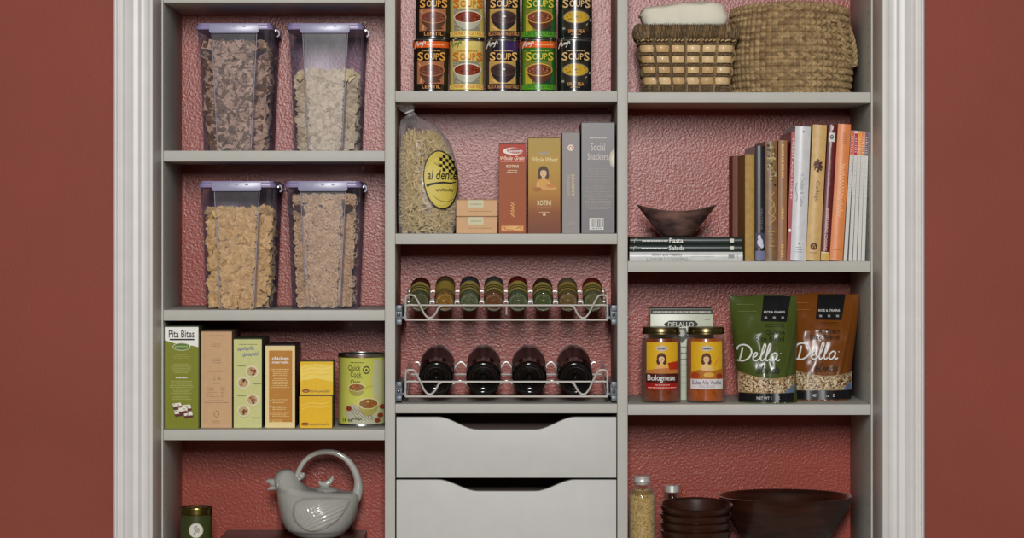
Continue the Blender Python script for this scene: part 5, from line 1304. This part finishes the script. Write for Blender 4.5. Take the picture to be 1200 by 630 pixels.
        F = [(i*N+j, i*N+(j+1) % N, (i+1)*N+(j+1) % N, (i+1)*N+j) for i in range(nr) for j in range(N)]
        if s > 0: V = [Vector((v.x, v.y, v.z)) for v in V]
        mb.faces(V, F, G); bmesh.ops.remove_doubles(mb.bm, verts=mb.bm.verts[:], dist=1e-6); mb.build('wing', root, angle=180)
def catmull2(P, n): return [(v.x, v.y) for v in catmull([(x, y, 0) for x, y in P], n, True)]
teapot()
def tin():
    yd = .03; k = K(yd); x0, x1 = 209, 247.5; cx = (x0+x1)/2; r_ = (x1-x0)/2*k; h = (PY(zb, yd)-595)*k
    root = empty('tea_tin', (X(cx, yd), yd+r_, zb), 'small dark green round tin with a gold lid and round white label', 'tin')
    g = mat('dark_green_tin', (58, 66, 28), .3, var=.1, coat=.4)
    mb = MB(); mb.lathe([(r_*.93, 0), (r_*.97, .001), (r_*.97, h-.012), (.0001, h-.012)], g, 44)
    a = Art(k, cx, PY(zb, yd)); a.ell(229.5, 621.5, 8.6, 9, ink(150, 140, 90)); a.ell(229.5, 621.5, 7.8, 8.2, ink(216, 214, 204)); a.stroke([(227, 627), (229, 622), (228, 618), (231, 616)], 2, ink(150, 156, 140)); a.ell(231.5, 621, 2.4, 3.2, ink(170, 170, 150)); a.lines(216, 634, 243, 646, 4, ink(170, 160, 90), 1, 'c')
    a.place(mb, cyl(r_*.97), .003); mb.build('tin_body', root, recalc=False)
    mb = MB(); gl = mat('antique_gold_lid', (120, 108, 56), .28, 1.0, var=.1); mb.lathe([(r_*.99, h-.015), (r_, h-.0145), (r_, h-.0135), (r_*.975, h-.0125), (r_*.975, h-.004), (r_, h-.003), (r_*.99, h-.001), (r_*.93, h), (r_*.90, h-.002), (.0001, h-.002)], gl, 44); mb.build('lid', root)
tin()

# ================================================================== BOTTOM RIGHT: BOWLS, GRAIN JAR
zb = ZR[3]
WALN = mat('dark_walnut', (50, 24, 15), .3, var=.45, scale=14, stretch=(1, 1, 7), coat=.35)
WALN2 = mat('walnut_inside', (62, 34, 22), .35, var=.3, scale=14, coat=.25)
def bowl(name, label, cx, yrim, rpx, hpx, yd, z0, foot=.45, tilt=0.0, group=None, wall=.005, shape=.7, th_off=0):
    k = K(yd); r_ = rpx*k; h = hpx*k; n = 14; prof = [(r_*foot, 0)]
    for i in range(1, n+1): t = i/n; prof.append((r_*(foot+(1-foot)*t**shape), h*t))
    prof += [(r_-wall*.5, h+.001), (r_-wall, h)]
    for i in range(n-1, 0, -1): t = i/n; prof.append((max(.001, r_*(foot+(1-foot)*t**shape)-wall), max(h*t, wall)))
    prof.append((.0001, wall))
    mb = MB(); mb.lathe([(.0001, .0)]+prof[:1]+prof[1:], WALN, 72)
    o = mb.build(name, loc=(X(cx, yd), yd+th_off, z0), angle=50); o.rotation_euler.x = tilt
    return tag(o, label, 'bowl', group)
# the big salad bowl (rim from x 840 to 1000)
yr = .165
bowl('salad_bowl', 'wide dark wooden salad bowl at the lower right', 920.5, 580, 79.5, (PY(zb, yr)-580.5), yr, zb, .34, 0.0, None, .006, .62, 0)
# the nest of four small bowls
yd = .075; labs = ['lowest small wooden bowl of the stack of four', 'second small wooden bowl from the bottom of the stack', 'third small wooden bowl from the bottom of the stack', 'topmost small wooden bowl of the stack of four']
k = K(yd); hb = 31; ztopb = Z(590, yd)
for i in range(4):
    zz = ztopb-(hb+ (3-i)*10.2)*k
    bowl('small_wooden_bowl', labs[i], 816, 0, [42.0, 42.6, 43.0, 43.2][i], hb, yd, zz if i else zz, .5, [0.0, 0.02, .05, .085][i], 'nested small wooden bowls', .005, .60)
def grain_jar():
    yd = .03; k = K(yd); x0, x1 = 737.3, 769.3; cx = (x0+x1)/2; r_ = (x1-x0)/2*k; zj = zb; H_ = (PY(zb, yd)-558.5)*k
    root = empty('grain_jar', (X(cx, yd), yd+r_, zj), 'tall glass jar of pale grain with a chrome cap beside the wooden bowls', 'jar')
    gl = film('grain_jar_glass', (248, 248, 246), (200, 196, 186), .0, .4, .04, gloss=.08)
    y = lambda py: (PY(zb, yd)-py)*k
    mb = MB(); mb.lathe([(.0001, .002), (r_-.004, .001), (r_, .005), (r_, y(584)), (r_*.95, y(579)), (r_*.80, y(574.5)), (r_*.60, y(570.5)), (r_*.52, y(567))], gl, 36, cap=False); mb.build('glass_jar', root, angle=50)
    mb = MB(); cr = r_*.63; mb.lathe([(cr*.8, y(569)), (cr*.85, y(567)), (cr, y(566)), (cr*1.02, y(565)), (cr*.98, y(564)), (cr*.98, y(561)), (cr*1.02, y(560)), (cr*.96, y(558.6)), (.0001, y(558.5))], CHROME, 36); mb.build('cap', root)
    mb = MB(); cols = tone('grain', (200, 172, 110), 5, 14, sp=26)
    mb.lathe([(.0001, .004), (r_-.004, .004), (r_-.004, y(583)), (r_*.7, y(576)), (.0001, y(574))], mat('grain_core', (140, 112, 62), .8), 30)
    r = random.Random(6); zmin = y(632)-.01
    for i in range(2600):
        z = r.uniform(.006 if i % 5 == 0 else max(.006, zmin), y(575)); a = r.uniform(PI, 2*PI) if r.random() < .85 else r.uniform(0, PI); zz = y(583)
        rr = (r_-.0035) if z < zz else (r_-.0035)*(1-.45*((z-zz)/(y(574)-zz)))
        p = Vector((rr*math.cos(a), rr*math.sin(a), z)); t = Vector((-math.sin(a), math.cos(a), 0)); an = r.uniform(0, PI); d = t*math.cos(an)+Vector((0, 0, math.sin(an))); L = r.uniform(.0022, .0034)
        nn = Vector((math.cos(a), math.sin(a), 0)); s_ = d.cross(nn); w = .0010
        mb.faces([p-d*L, p+s_*w-d*L*.3, p+nn*.0008, p-s_*w-d*L*.3, p+d*L, p+s_*w+d*L*.3, p-s_*w+d*L*.3], [(0, 1, 2, 3), (1, 5, 2), (5, 4, 2), (4, 6, 2), (6, 3, 2)], r.choice(cols[1:]))
    tag(mb.build('pale_grain', loc=root.location.copy(), recalc=False), 'pale tan grain filling the chrome-capped glass jar', 'grain', kind='stuff')
grain_jar()
def shaker():
    yd = .20; k = K(yd); cx = 787.5; zt_ = Z(568.5, yd)-zb; r_ = 9.2*k
    root = empty('glass_shaker', (X(cx, yd), yd, zb), 'glass bottle with a chrome clip top mostly hidden behind the small bowls', 'bottle')
    gl = film('grain_jar_glass', (248, 248, 246), (200, 196, 186), .0, .4)
    mb = MB(); mb.lathe([(.0001, .002), (r_*1.3, .001), (r_*1.3, zt_-.05), (r_*.9, zt_-.03), (r_*.8, zt_-.012)], gl, 28, cap=False); mb.build('glass_body', root)
    mb = MB(); mb.lathe([(r_*.9, zt_-.013), (r_*.98, zt_-.012), (r_*.95, zt_), (r_*.3, zt_+.0015), (.0001, zt_+.0015)], CHROME, 28); mb.build('cap', root)
    mb = MB(); mb.tube(catmull([(r_*1.0, -.004, zt_-.003), (r_*1.25, -.004, zt_-.006), (r_*1.2, -.004, zt_-.02)], 4), .0012, mat('copper_clip', (150, 84, 50), .3, 1.0), 6); mb.build('wire_clip', root)
shaker()
